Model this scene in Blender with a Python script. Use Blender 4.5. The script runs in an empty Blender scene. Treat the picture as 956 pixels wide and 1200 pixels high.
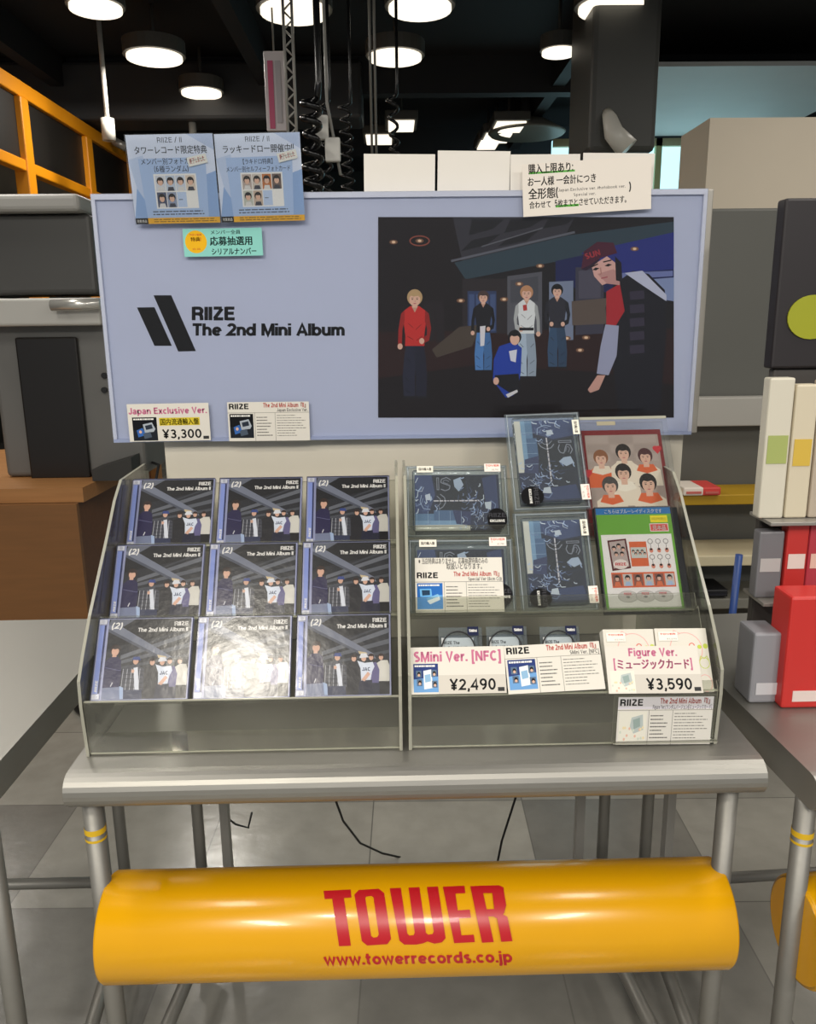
import bpy, bmesh, random
from math import sin, cos, tan, pi, radians, sqrt, atan2
from mathutils import Vector, Matrix
random.seed(7)
SC = bpy.context.scene
COL = SC.collection

# ------------------------------------------------------------------ camera
F, HC = 950.0, 1.42
TH, YAW, ROLL = radians(13.2), radians(1.0), radians(.66)
def _rz(v, a): return Vector((cos(a)*v[0]-sin(a)*v[1], sin(a)*v[0]+cos(a)*v[1], v[2]))
AX, RI, UP = [_rz(v, -YAW) for v in ((0, cos(TH), -sin(TH)), (1, 0, 0), (0, sin(TH), cos(TH)))]
R2 = cos(ROLL)*RI - sin(ROLL)*UP
U2 = cos(ROLL)*UP + sin(ROLL)*RI
EYE = Vector((0, 0, HC))
cam = bpy.data.objects.new('camera', bpy.data.cameras.new('camera'))
COL.objects.link(cam)
cam.matrix_world = Matrix(((R2.x, U2.x, -AX.x, 0), (R2.y, U2.y, -AX.y, 0), (R2.z, U2.z, -AX.z, HC), (0, 0, 0, 1)))
cam.data.sensor_fit = 'HORIZONTAL'; cam.data.sensor_width = 36
cam.data.lens = 36*F/956; cam.data.clip_start = .02
SC.camera = cam

# ------------------------------------------------------------------ world, lights, exposure
SC.view_settings.view_transform = 'Standard'; SC.view_settings.look = 'None'
SC.view_settings.gamma = 1; SC.view_settings.use_curve_mapping = False
SC.view_settings.exposure = -0.06
SC.cycles.transparent_max_bounces = 40
W = bpy.data.worlds.new('shop_air'); SC.world = W; W.use_nodes = True
W.node_tree.nodes['Background'].inputs[0].default_value = (.86, .92, 1, 1)
W.node_tree.nodes['Background'].inputs[1].default_value = .34
def area(name, loc, sx, sy, power, color=(1, .95, .87), shape='RECTANGLE', rot=(0, 0, 0)):
    l = bpy.data.lights.new(name, 'AREA'); l.shape = shape; l.size = sx; l.size_y = sy
    l.energy = power; l.color = color
    o = bpy.data.objects.new(name, l); o.location = loc; o.rotation_euler = rot; COL.objects.link(o)
    return o
for i, (x, y, p) in enumerate(((-1.9, -2.3, 92), (0.2, -2.6, 92), (2.1, -2.3, 92), (-1.5, .95, 30), (1.5, .95, 30), (-2.0, 3.4, 26), (2.4, 2.6, 22),
                              (-3.3, 5.4, 22), (3.3, 5.4, 22))):
    area('ceiling_lamp_light', (x, y, 3.12), .35, 1.2, p)
area('round_lamp_light', (-1.495, 5.774, 3.105), .30, .30, 34, (1, .95, .87), 'DISK')
area('spot_lamp_light', (-.80, -1.17, 3.1), .30, .30, 38, (1, .93, .8), 'DISK')

# ------------------------------------------------------------------ materials
MATS = {}
def lin(h):
    h = h.lstrip('#'); c = [int(h[i:i+2], 16)/255 for i in (0, 2, 4)]
    return tuple(x/12.92 if x <= .04045 else ((x+.055)/1.055)**2.4 for x in c) + (1,)
def M(col, rough=.5, metal=0., emit=0., noise=0., nscale=30., bump=0., bscale=60., coat=0., spec=None):
    key = (col, rough, metal, emit, noise, nscale, bump, bscale, coat, spec)
    if key in MATS: return MATS[key]
    m = bpy.data.materials.new('paint_'+col.strip('#')); m.use_nodes = True
    nt = m.node_tree; p = nt.nodes['Principled BSDF']
    p.inputs['Base Color'].default_value = lin(col); p.inputs['Roughness'].default_value = rough
    p.inputs['Metallic'].default_value = metal
    if spec is not None: p.inputs['Specular IOR Level'].default_value = spec
    if coat: p.inputs['Coat Weight'].default_value = coat; p.inputs['Coat Roughness'].default_value = .08
    if emit:
        p.inputs['Emission Color'].default_value = lin(col); p.inputs['Emission Strength'].default_value = emit
    if noise or bump:
        tc = nt.nodes.new('ShaderNodeTexCoord'); n = nt.nodes.new('ShaderNodeTexNoise')
        n.inputs['Scale'].default_value = nscale; n.inputs['Detail'].default_value = 5
        nt.links.new(tc.outputs['Object'], n.inputs['Vector'])
        if noise:
            mx = nt.nodes.new('ShaderNodeMix'); mx.data_type = 'RGBA'
            c = lin(col); mx.inputs[6].default_value = tuple(v*(1-noise) for v in c[:3])+(1,)
            mx.inputs[7].default_value = tuple(min(1, v*(1+noise)) for v in c[:3])+(1,)
            nt.links.new(n.outputs[0], mx.inputs[0]); nt.links.new(mx.outputs[2], p.inputs['Base Color'])
        if bump:
            b2 = nt.nodes.new('ShaderNodeTexNoise'); b2.inputs['Scale'].default_value = bscale
            nt.links.new(tc.outputs['Object'], b2.inputs['Vector'])
            b = nt.nodes.new('ShaderNodeBump'); b.inputs['Strength'].default_value = bump; b.inputs['Distance'].default_value = .01
            nt.links.new(b2.outputs[0], b.inputs['Height']); nt.links.new(b.outputs[0], p.inputs['Normal'])
    MATS[key] = m
    return m
def clear(name, tint, haze=.03, gloss_rough=.05, bump=0., bscale=40., spec=1.0, hazecol='#e8e6de'):
    key = name
    if key in MATS: return MATS[key]
    m = bpy.data.materials.new(name); m.use_nodes = True; nt = m.node_tree; nt.nodes.clear()
    out = nt.nodes.new('ShaderNodeOutputMaterial')
    t = nt.nodes.new('ShaderNodeBsdfTransparent'); t.inputs[0].default_value = lin(tint)
    d = nt.nodes.new('ShaderNodeBsdfDiffuse'); d.inputs[0].default_value = lin(hazecol)
    g = nt.nodes.new('ShaderNodeBsdfGlossy'); g.inputs['Roughness'].default_value = gloss_rough
    m1 = nt.nodes.new('ShaderNodeMixShader'); m1.inputs[0].default_value = haze
    m2 = nt.nodes.new('ShaderNodeMixShader')
    fr = nt.nodes.new('ShaderNodeFresnel'); fr.inputs[0].default_value = 1.45
    mul = nt.nodes.new('ShaderNodeMath'); mul.operation = 'MULTIPLY'; mul.inputs[1].default_value = spec
    nt.links.new(t.outputs[0], m1.inputs[1]); nt.links.new(d.outputs[0], m1.inputs[2])
    nt.links.new(fr.outputs[0], mul.inputs[0]); nt.links.new(mul.outputs[0], m2.inputs[0])
    nt.links.new(m1.outputs[0], m2.inputs[1]); nt.links.new(g.outputs[0], m2.inputs[2])
    nt.links.new(m2.outputs[0], out.inputs[0])
    if bump:
        tc = nt.nodes.new('ShaderNodeTexCoord'); n = nt.nodes.new('ShaderNodeTexNoise'); n.inputs['Scale'].default_value = bscale
        n.inputs['Detail'].default_value = 3
        b = nt.nodes.new('ShaderNodeBump'); b.inputs['Strength'].default_value = bump; b.inputs['Distance'].default_value = .004
        nt.links.new(tc.outputs['Object'], n.inputs['Vector']); nt.links.new(n.outputs[0], b.inputs['Height'])
        nt.links.new(b.outputs[0], g.inputs['Normal']); nt.links.new(b.outputs[0], fr.inputs['Normal'])
    MATS[key] = m
    return m
def tile_floor():
    m = bpy.data.materials.new('shop_floor_tiles'); m.use_nodes = True; nt = m.node_tree; p = nt.nodes['Principled BSDF']
    tc = nt.nodes.new('ShaderNodeTexCoord'); mp = nt.nodes.new('ShaderNodeMapping'); mp.inputs['Rotation'].default_value = (0, 0, .02)
    mp.inputs['Location'].default_value = (.12, .05, 0)
    ch = nt.nodes.new('ShaderNodeTexBrick'); ch.offset = 0; ch.inputs['Scale'].default_value = 1
    ch.inputs['Brick Width'].default_value = .45; ch.inputs['Row Height'].default_value = .45; ch.inputs['Mortar Size'].default_value = .002
    ch.inputs['Color1'].default_value = lin('#807e78'); ch.inputs['Color2'].default_value = lin('#adaaa0'); ch.inputs['Mortar'].default_value = lin('#77756f')
    n = nt.nodes.new('ShaderNodeTexNoise'); n.inputs['Scale'].default_value = 14; n.inputs['Detail'].default_value = 8
    mx = nt.nodes.new('ShaderNodeMix'); mx.data_type = 'RGBA'; mx.blend_type = 'MULTIPLY'; mx.inputs[0].default_value = .35
    b = nt.nodes.new('ShaderNodeBump'); b.inputs['Strength'].default_value = .12; b.inputs['Distance'].default_value = .01
    nt.links.new(tc.outputs['Object'], mp.inputs[0]); nt.links.new(mp.outputs[0], ch.inputs['Vector']); nt.links.new(tc.outputs['Object'], n.inputs['Vector'])
    nt.links.new(ch.outputs[0], mx.inputs[6]); nt.links.new(n.outputs[0], mx.inputs[7]); nt.links.new(mx.outputs[2], p.inputs['Base Color'])
    nt.links.new(n.outputs[0], b.inputs['Height']); nt.links.new(b.outputs[0], p.inputs['Normal']); p.inputs['Roughness'].default_value = .22
    return m
def wood(col1, col2, name):
    m = bpy.data.materials.new(name); m.use_nodes = True; nt = m.node_tree; p = nt.nodes['Principled BSDF']
    tc = nt.nodes.new('ShaderNodeTexCoord'); mp = nt.nodes.new('ShaderNodeMapping'); mp.inputs['Scale'].default_value = (1, 12, 12)
    n = nt.nodes.new('ShaderNodeTexNoise'); n.inputs['Scale'].default_value = 4; n.inputs['Detail'].default_value = 6
    mx = nt.nodes.new('ShaderNodeMix'); mx.data_type = 'RGBA'; mx.inputs[6].default_value = lin(col1); mx.inputs[7].default_value = lin(col2)
    nt.links.new(tc.outputs['Object'], mp.inputs[0]); nt.links.new(mp.outputs[0], n.inputs[0]); nt.links.new(n.outputs[0], mx.inputs[0])
    nt.links.new(mx.outputs[2], p.inputs['Base Color']); p.inputs['Roughness'].default_value = .45
    return m
def brushed(name, col, rough, metal=1.0):
    m = bpy.data.materials.new(name); m.use_nodes = True; nt = m.node_tree; p = nt.nodes['Principled BSDF']
    tc = nt.nodes.new('ShaderNodeTexCoord'); mp = nt.nodes.new('ShaderNodeMapping'); mp.inputs['Scale'].default_value = (3, 40, 40)
    n = nt.nodes.new('ShaderNodeTexNoise'); n.inputs['Scale'].default_value = 6; n.inputs['Detail'].default_value = 6
    rp = nt.nodes.new('ShaderNodeMapRange'); rp.inputs[3].default_value = rough-.06; rp.inputs[4].default_value = rough+.08
    mx = nt.nodes.new('ShaderNodeMix'); mx.data_type = 'RGBA'; c = lin(col)
    mx.inputs[6].default_value = tuple(v*.9 for v in c[:3])+(1,); mx.inputs[7].default_value = c
    nt.links.new(tc.outputs['Object'], mp.inputs[0]); nt.links.new(mp.outputs[0], n.inputs[0]); nt.links.new(n.outputs[0], rp.inputs[0])
    nt.links.new(n.outputs[0], mx.inputs[0]); nt.links.new(mx.outputs[2], p.inputs['Base Color'])
    nt.links.new(rp.outputs[0], p.inputs['Roughness']); p.inputs['Metallic'].default_value = metal
    return m
STEEL = brushed('brushed_steel', '#9a9892', .42, .75)
STEEL2 = brushed('tube_steel', '#8d8b85', .48, .55)
ACR = clear('acrylic_sheet', '#f6f7f4', .02, .05, 0, 40, .8)
ACRE = clear('acrylic_edge', '#d8d8cc', .42, .15, hazecol='#e6e4d2')
FILM = clear('clear_film', '#f8f9fa', .015, .12, .25, 24, .8)
LID = clear('case_lid', '#fafafc', .006, .21, .11, 40, 1.6)
BLIS = clear('blister_plastic', '#eef3f6', .075, .10, .35, 50, .7, hazecol='#cfd8de')
COVER = clear('poster_cover', '#fafafc', .004, .04, .04, 6, .6)
CEDGE = clear('case_edge', '#e4e6f0', .38, .12, hazecol='#cfd2e2')
BEDGE = clear('blister_edge', '#e6ecf0', .40, .10, hazecol='#dfe6ea')
BLACK = M('#101012', .5)

# ------------------------------------------------------------------ projection of measured points onto real planes
def ray(x, y): return AX + (x-478)/F*R2 - (y-600)/F*U2
def on(x, y, p, n):
    v = ray(x, y); n = Vector(n); return EYE + v*((Vector(p)-EYE).dot(n)/v.dot(n))
def onY(x, y, Y): return on(x, y, (0, Y, 0), (0, 1, 0))
def onZ(x, y, Z): return on(x, y, (0, 0, Z), (0, 0, 1))
def onX(x, y, X): return on(x, y, (X, 0, 0), (1, 0, 0))

# ------------------------------------------------------------------ object helpers
def tag(o, label=None, cat=None, group=None, kind=None):
    if label: o['label'] = label
    if cat: o['category'] = cat
    if group: o['group'] = group
    if kind: o['kind'] = kind
    return o
def empty(name, loc=(0, 0, 0), label=None, cat=None, group=None, mat=None):
    o = bpy.data.objects.new(name, None); COL.objects.link(o); o.empty_display_size = .05
    if mat is not None: o.matrix_world = mat
    else: o.location = loc
    return tag(o, label, cat, group)
class MB:
    def __init__(s): s.bm = bmesh.new(); s.mats = []
    def mi(s, m):
        if m not in s.mats: s.mats.append(m)
        return s.mats.index(m)
    def face(s, pts, m, smooth=False):
        try: f = s.bm.faces.new([s.bm.verts.new(p) for p in pts])
        except ValueError: return
        f.material_index = s.mi(m); f.smooth = smooth
        return f
    def box(s, x0, x1, y0, y1, z0, z1, m, bev=0., seg=2, edge=None, thin=None):
        r = bmesh.ops.create_cube(s.bm, size=1)
        for v in r['verts']:
            v.co = Vector(((x0+x1)/2+v.co.x*(x1-x0), (y0+y1)/2+v.co.y*(y1-y0), (z0+z1)/2+v.co.z*(z1-z0)))
        fs = set(f for v in r['verts'] for f in v.link_faces)
        k = s.mi(m)
        for f in fs: f.material_index = k
        if edge is not None:
            dims = (x1-x0, y1-y0, z1-z0); t = dims.index(min(dims)) if thin is None else thin; ke = s.mi(edge)
            for f in fs:
                f.normal_update()
                if abs(f.normal[t]) < .5: f.material_index = ke
        if bev:
            es = list(set(e for f in fs for e in f.edges))
            bmesh.ops.bevel(s.bm, geom=es, offset=bev, segments=seg, affect='EDGES', profile=.5, clamp_overlap=True)
        return s
    def prism(s, pts, a0, a1, axis, m, edge=None):
        """polygon pts (2D) extruded along axis ('x': pts are (y,z); 'y': (x,z); 'z': (x,y))"""
        def P(p, a): return {'x': (a, p[0], p[1]), 'y': (p[0], a, p[1]), 'z': (p[0], p[1], a)}[axis]
        A = [s.bm.verts.new(P(p, a0)) for p in pts]; B = [s.bm.verts.new(P(p, a1)) for p in pts]
        k = s.mi(m); ke = s.mi(edge or m); n = len(pts); fs = []
        for vs, kk in ((A[::-1], k), (B, k)):
            f = s.bm.faces.new(vs); f.material_index = kk; fs.append(f)
        for i in range(n):
            f = s.bm.faces.new((A[i], A[(i+1) % n], B[(i+1) % n], B[i])); f.material_index = ke; fs.append(f)
        bmesh.ops.recalc_face_normals(s.bm, faces=fs)
        return s
    def tube(s, pts, r, m, n=12, cap=True):
        pts = [Vector(p) for p in pts]; k = s.mi(m); rings = []
        up = None
        for i, p in enumerate(pts):
            d = (pts[min(i+1, len(pts)-1)]-pts[max(i-1, 0)]).normalized()
            if up is None:
                a = Vector((0, 0, 1)) if abs(d.z) < .9 else Vector((1, 0, 0)); up = a
            u = (up - d*up.dot(d)).normalized(); up = u; w = d.cross(u)
            rr = r[i] if isinstance(r, (list, tuple)) else r
            rings.append([s.bm.verts.new(p+u*cos(2*pi*j/n)*rr+w*sin(2*pi*j/n)*rr) for j in range(n)])
        for a, b in zip(rings, rings[1:]):
            for j in range(n):
                f = s.bm.faces.new((a[j], a[(j+1) % n], b[(j+1) % n], b[j])); f.material_index = k; f.smooth = True
        if cap:
            for rg in (rings[0][::-1], rings[-1]):
                f = s.bm.faces.new(rg); f.material_index = k
        return s
    def disc(s, c, r, y0, y1, m, n=20):
        return s.prism([(c[0]+r*cos(2*pi*i/n), c[2]+r*sin(2*pi*i/n)) for i in range(n)], y0, y1, 'y', m)
    def sheet(s, line, x0, x1, t, m, edge):
        """a folded sheet: polyline in (y,z) thickened by t, extruded in x"""
        L = [Vector(p) for p in line]; up, dn = [], []
        for i, p in enumerate(L):
            ns = []
            for a, b in ((i-1, i), (i, i+1)):
                if a >= 0 and b < len(L):
                    d = (L[b]-L[a]).normalized(); ns.append(Vector((-d.y, d.x)))
            n = sum(ns, Vector((0, 0)))/len(ns); n = n/max(.5, n.length**2)
            up.append(p+n*t/2); dn.append(p-n*t/2)
        for i in range(len(L)-1):
            q = [up[i], up[i+1], dn[i+1], dn[i]]
            s.face([(x0, *q[0]), (x0, *q[1]), (x1, *q[1]), (x1, *q[0])], m)
            s.face([(x0, *q[3]), (x0, *q[2]), (x1, *q[2]), (x1, *q[3])], m)
            for x in (x0, x1): s.face([(x, *v) for v in q], edge)
        for i in (0, -1): s.face([(x0, *up[i]), (x1, *up[i]), (x1, *dn[i]), (x0, *dn[i])], edge)
        return s
    def build(s, name, parent=None, mat=None, origin=None):
        """link as one mesh; vertices given in world space are moved to the parent's / own origin"""
        bmesh.ops.remove_doubles(s.bm, verts=s.bm.verts, dist=1e-6) if len(s.bm.verts) < 3000 else None
        me = bpy.data.meshes.new(name)
        if origin is not None: bmesh.ops.translate(s.bm, verts=s.bm.verts, vec=-Vector(origin))
        s.bm.to_mesh(me); s.bm.free()
        for m in s.mats: me.materials.append(m)
        o = bpy.data.objects.new(name, me); COL.objects.link(o)
        if parent is not None: o.parent = parent
        elif mat is not None: o.matrix_world = mat
        elif origin is not None: o.location = origin
        return o
def clone(o, parent=None):
    c = o.copy(); COL.objects.link(c); c.parent = parent
    for ch in list(o.children): clone(ch, c)
    return c

# ------------------------------------------------------------------ printed graphics
_G = {}
def glyph(ch):
    if ch not in _G:
        cu = bpy.data.curves.new('g', 'FONT'); cu.body = ch; cu.size = 1; cu.resolution_u = 2
        o = bpy.data.objects.new('g', cu); COL.objects.link(o)
        dg = bpy.context.evaluated_depsgraph_get()
        me = bpy.data.meshes.new_from_object(o.evaluated_get(dg))
        v = [(p.co.x, p.co.y) for p in me.vertices]; f = [tuple(p.vertices) for p in me.polygons]
        bpy.data.objects.remove(o); bpy.data.curves.remove(cu); bpy.data.meshes.remove(me)
        _G[ch] = (v, f, min([p[0] for p in v], default=0), max([p[0] for p in v], default=.3))
    return _G[ch]
def _arc(cx, cy, rx, ry, a0, a1, n=12): return [(cx+rx*cos(radians(a0+(a1-a0)*i/n)), cy+ry*sin(radians(a0+(a1-a0)*i/n))) for i in range(n+1)]
_bowl = _arc(.33, .36, .23, .27, 0, 360, 20)
_arch = [(.1, .36)]+_arc(.31, .40, .21, .23, 180, 0)+[(.52, 0)]
_S = lambda k, h: _arc(.30, h*.735, k, h*.175, 40, 270, 10)+_arc(.30, h*.275, k+.01, h*.185, 90, -140, 10)
STROKE = {
 'I': (.2, [[(.1, 0), (.1, 1)]]), 'l': (.2, [[(.1, 0), (.1, 1)]]), 'i': (.2, [[(.1, 0), (.1, .73)], [(.1, .83), (.1, 1)]]), 'j': (.2, [[(.1, .73), (.1, -.12), (.06, -.19), (-.05, -.19)], [(.1, .83), (.1, 1)]]),
 'R': (.72, [[(.1, 0), (.1, 1)], [(.1, .9), (.4, .9)]+_arc(.4, .685, .2, .215, 90, -90)+[(.1, .47)], [(.38, .47), (.53, .42), (.58, .3), (.6, 0)]]),
 'Z': (.66, [[(.04, .9), (.55, .9)], [(.56, .86), (.1, .14)], [(.04, .1), (.64, .1)]]), 'E': (.63, [[(.1, 0), (.1, 1)], [(.1, .9), (.61, .9)], [(.1, .52), (.57, .52)], [(.1, .1), (.63, .1)]]),
 'F': (.6, [[(.1, 0), (.1, 1)], [(.1, .9), (.6, .9)], [(.1, .5), (.54, .5)]]), 'T': (.66, [[(0, .9), (.66, .9)], [(.33, 0), (.33, .9)]]), 'O': (.8, [_arc(.4, .5, .31, .41, 0, 360, 24)]),
 'W': (1.0, [[(.08, 1), (.28, .06), (.5, .9), (.72, .06), (.92, 1)]]), 'N': (.76, [[(.1, 0), (.1, 1)], [(.12, .95), (.64, .05)], [(.66, 0), (.66, 1)]]), 'M': (.9, [[(.1, 0), (.1, 1)], [(.12, .96), (.45, .08), (.78, .96)], [(.8, 0), (.8, 1)]]),
 'A': (.76, [[(.06, 0), (.38, .96), (.7, 0)], [(.2, .3), (.56, .3)]]), 'V': (.72, [[(.06, 1), (.36, .06), (.66, 1)]]), 'J': (.55, [[(.45, 1), (.45, .28)]+_arc(.27, .28, .18, .19, 0, -180)]), 'C': (.74, [_arc(.4, .5, .3, .41, 48, 312, 20)]),
 'X': (.7, [[(.06, 0), (.64, 1)], [(.06, 1), (.64, 0)]]), 'L': (.58, [[(.1, 1), (.1, 0)], [(.1, .1), (.58, .1)]]), 'U': (.74, [[(.1, 1), (.1, .35)]+_arc(.37, .35, .27, .27, 180, 360)+[(.64, 1)]]), 'S': (.62, [_S(.21, 1.0)]), 's': (.56, [[(x*.85+.03, y) for x, y in _S(.2, .73)]]),
 'h': (.62, [[(.1, 0), (.1, 1)], _arch]), 'n': (.62, [[(.1, 0), (.1, .73)], _arch]), 'm': (.92, [[(.1, 0), (.1, .73)], [(.1, .4)]+_arc(.28, .43, .18, .2, 180, 0)+[(.46, 0)], [(.46, .4)]+_arc(.64, .43, .18, .2, 180, 0)+[(.82, 0)]]),
 'u': (.62, [[(.52, .73), (.52, 0)], [(.1, .73), (.1, .33)]+_arc(.31, .31, .21, .22, 180, 360)]), 'r': (.42, [[(.1, 0), (.1, .73)], _arc(.36, .36, .26, .27, 180, 80)]),
 'e': (.64, [_arc(.33, .36, .23, .27, 0, 318, 20), [(.12, .36), (.54, .36)]]), 'o': (.66, [_bowl]), 'c': (.6, [_arc(.33, .36, .23, .27, 45, 315, 18)]), 'd': (.66, [[(.56, 0), (.56, 1)], [(x-.02, y) for x, y in _bowl]]), 'b': (.66, [[(.1, 0), (.1, 1)], [(x+.01, y) for x, y in _bowl]]),
 'p': (.66, [[(.1, -.26), (.1, .73)], [(x+.01, y) for x, y in _bowl]]), 'g': (.66, [[(.56, .73), (.56, -.08)]+_arc(.33, -.06, .23, .15, 0, -150), [(x-.02, y) for x, y in _bowl]]), 'a': (.6, [_arc(.3, .46, .2, .19, 160, 0)+[(.5, 0)], _arc(.28, .22, .2, .14, 40, 320, 14)]),
 'x': (.56, [[(.05, 0), (.51, .73)], [(.05, .73), (.51, 0)]]), 'v': (.58, [[(.06, .73), (.29, .06), (.52, .73)]]), 'w': (.86, [[(.06, .73), (.24, .06), (.43, .66), (.62, .06), (.8, .73)]]), 'k': (.6, [[(.1, 0), (.1, 1)], [(.12, .3), (.5, .73)], [(.25, .42), (.54, 0)]]), 't': (.4, [[(.16, .95), (.16, .2)]+_arc(.28, .2, .12, .11, 180, 280), [(0, .64), (.38, .64)]]),
 '.': (.2, [[(.1, 0), (.1, .19)]]), ',': (.2, [[(.12, .17), (.12, .02), (.06, -.14)]]), '!': (.2, [[(.1, .3), (.1, 1)], [(.1, 0), (.1, .18)]]), ':': (.2, [[(.1, 0), (.1, .18)], [(.1, .5), (.1, .68)]]), '/': (.44, [[(.04, -.05), (.4, 1.05)]]),
 '(': (.3, [_arc(.46, .42, .36, .7, 125, 235)]), ')': (.3, [_arc(-.16, .42, .36, .7, 55, -55)]), '[': (.3, [[(.3, 1.06), (.1, 1.06), (.1, -.2), (.3, -.2)]]), ']': (.3, [[(0, 1.06), (.2, 1.06), (.2, -.2), (0, -.2)]]),
 '0': (.66, [_arc(.33, .5, .24, .42, 0, 360, 24)]), '1': (.4, [[(.28, 0), (.28, 1)], [(.28, .86), (.06, .74)]]), '2': (.64, [_arc(.32, .68, .22, .23, 165, -35)+[(.1, .1), (.62, .1)]]), '3': (.64, [_arc(.31, .71, .2, .2, 150, -90)+_arc(.31, .29, .23, .21, 90, -155)]),
 '4': (.68, [[(.5, 0), (.5, .95), (.08, .3), (.66, .3)]]), '5': (.64, [[(.56, .91), (.15, .91), (.11, .5)]+_arc(.31, .34, .24, .25, 120, -150)]), '6': (.66, [_arc(.33, .3, .23, .22, 0, 360, 20), _arc(.46, .4, .36, .52, 180, 85)]), '7': (.62, [[(.04, .91), (.56, .91), (.24, 0)]]),
 '8': (.66, [_arc(.33, .7, .19, .21, 0, 360, 20), _arc(.33, .29, .23, .21, 0, 360, 20)]), '9': (.66, [_arc(.33, .68, .23, .24, 0, 360, 20), _arc(.2, .58, .36, .5, 0, -85)]), '¥': (.68, [[(.04, 1), (.34, .5), (.64, 1)], [(.34, 0), (.34, .5)], [(.1, .42), (.58, .42)], [(.1, .2), (.58, .2)]]),
}
_SC = {}
def stroke_glyph(ch, wt):
    """sans letter as ribbons of width wt (cap height 1)"""
    if (ch, wt) in _SC: return _SC[(ch, wt)]
    adv, lines = STROKE[ch]; V, Fc = [], []; e = wt/2
    sc = lambda p: (p[0], p[1] if p[1] in (0, 1) else p[1])
    for L in lines:
        L = [p for i, p in enumerate(L) if i == 0 or abs(p[0]-L[i-1][0])+abs(p[1]-L[i-1][1]) > 1e-4]
        closed = len(L) > 8 and abs(L[0][0]-L[-1][0])+abs(L[0][1]-L[-1][1]) < 1e-6
        n = len(L); k = len(V)
        for i, p in enumerate(L):
            a = L[i-1] if i else (L[-2] if closed else None); b = L[i+1] if i < n-1 else (L[1] if closed else None)
            ns = []
            for u, v in ((a, p), (p, b)):
                if u is None or v is None: continue
                d = Vector((v[0]-u[0], v[1]-u[1])).normalized(); ns.append(Vector((-d.y, d.x)))
            m = sum(ns, Vector((0, 0)))/len(ns); m = m/max(.16, m.length_squared)
            V += [(p[0]+m.x*e, p[1]+m.y*e), (p[0]-m.x*e, p[1]-m.y*e)]
        Fc += [(k+2*i, k+2*i+2, k+2*i+3, k+2*i+1) for i in range(n-1)]
    V = [(x, min(max(y, -.3), 1.12)) for x, y in V]
    _SC[(ch, wt)] = (V, Fc, adv)
    return _SC[(ch, wt)]
class Art:
    """flat print; x right, y down. every shape gets a layer above those it overlaps"""
    def __init__(s): s.sh = []
    def add(s, V, Fc, m):
        x0 = min(p[0] for p in V); x1 = max(p[0] for p in V); y0 = min(p[1] for p in V); y1 = max(p[1] for p in V)
        L = 0
        for (bx0, bx1, by0, by1, l, mm) in [t[3] for t in s.sh]:
            if x0 < bx1 and x1 > bx0 and y0 < by1 and y1 > by0 and l >= L: L = l+1
        s.sh.append((V, Fc, m, (x0, x1, y0, y1, L, m)))
    def poly(s, pts, m): s.add(list(pts), [tuple(range(len(pts)))], m)
    def rect(s, x0, y0, x1, y1, m): s.poly([(x0, y0), (x1, y0), (x1, y1), (x0, y1)], m)
    def ell(s, cx, cy, rx, ry, m, n=18, a0=0, a1=2*pi):
        k = n if a1-a0 > 6.2 else n+1
        s.poly([(cx+rx*cos(a0+(a1-a0)*i/n), cy+ry*sin(a0+(a1-a0)*i/n)) for i in range(k)], m)
    def ring(s, A, B, m):
        n = len(A); s.add(list(A)+list(B), [(i, (i+1) % n, n+(i+1) % n, n+i) for i in range(n)], m)
    def oval_ring(s, cx, cy, rx, ry, t, m, n=24):
        s.ring([(cx+rx*cos(2*pi*i/n), cy+ry*sin(2*pi*i/n)) for i in range(n)], [(cx+(rx-t)*cos(2*pi*i/n), cy+(ry-t)*sin(2*pi*i/n)) for i in range(n)], m)
    def line(s, pts, w, m):
        for (a, b), (c, d) in zip(pts, pts[1:]):
            L = sqrt((c-a)**2+(d-b)**2) or 1; nx, ny = -(d-b)/L*w/2, (c-a)/L*w/2
            s.poly([(a+nx, b+ny), (c+nx, d+ny), (c-nx, d-ny), (a-nx, b-ny)], m)
    def text(s, t, x, y, h, m, w=None, bold=0., align='l', ang=0., shear=0., space=.1):
        """h: cap height; y: baseline; w: wanted total width"""
        V, Fc = [], []; cx = 0.
        wt = round(.115+bold*1.7, 3)
        for ch in t:
            if ch == ' ': cx += .36; continue
            k = len(V)
            if ch in STROKE:
                v, f, adv = stroke_glyph(ch, wt)
                V += [(p[0]+cx, p[1]) for p in v]; Fc += [tuple(i+k for i in q) for q in f]; cx += adv+space
            else:
                v, f, a_, b_ = glyph(ch); bw = bold*.8
                for db, dy in (((-bw, -bw*.5), (0, 0), (bw, bw*.5), (bw, -bw*.5), (-bw, bw*.5)) if bold else ((0, 0),)):
                    k = len(V); V += [(p[0]*1.25+cx+db, p[1]*1.25+dy-.03) for p in v]; Fc += [tuple(i+k for i in q) for q in f]
                cx += 1.25 if ord(ch) > 255 else (b_-a_)+.1
        if not V: return
        if t[-1] in STROKE: cx -= space
        sy = h; sx = sy if w is None else w/cx; tot = cx*sx
        off = {'l': 0, 'c': -tot/2, 'r': -tot}[align]; ca, sa = cos(ang), sin(ang)
        out = []
        for px, py in V:
            u = px*sx+off+shear*py*sy; q = -py*sy
            out.append((x+u*ca-q*sa, y+u*sa+q*ca))
        s.add(out, Fc, m)
    def dashes(s, x0, y0, x1, y1, n, m, fill=.45, seed=1, short=.5):
        rnd = random.Random(seed); st = (y1-y0)/n; V, Fc = [], []
        for i in range(n):
            y = y0+i*st; xe = x0+(x1-x0)*(short+(1-short)*rnd.random()); x = x0
            while x < xe:
                l = (x1-x0)*(.03+.1*rnd.random()); e = min(x+l, xe); k = len(V)
                V += [(x, y), (e, y), (e, y+st*fill), (x, y+st*fill)]; Fc.append((k, k+1, k+2, k+3)); x = e+(x1-x0)*.018
        s.add(V, Fc, m)
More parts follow.
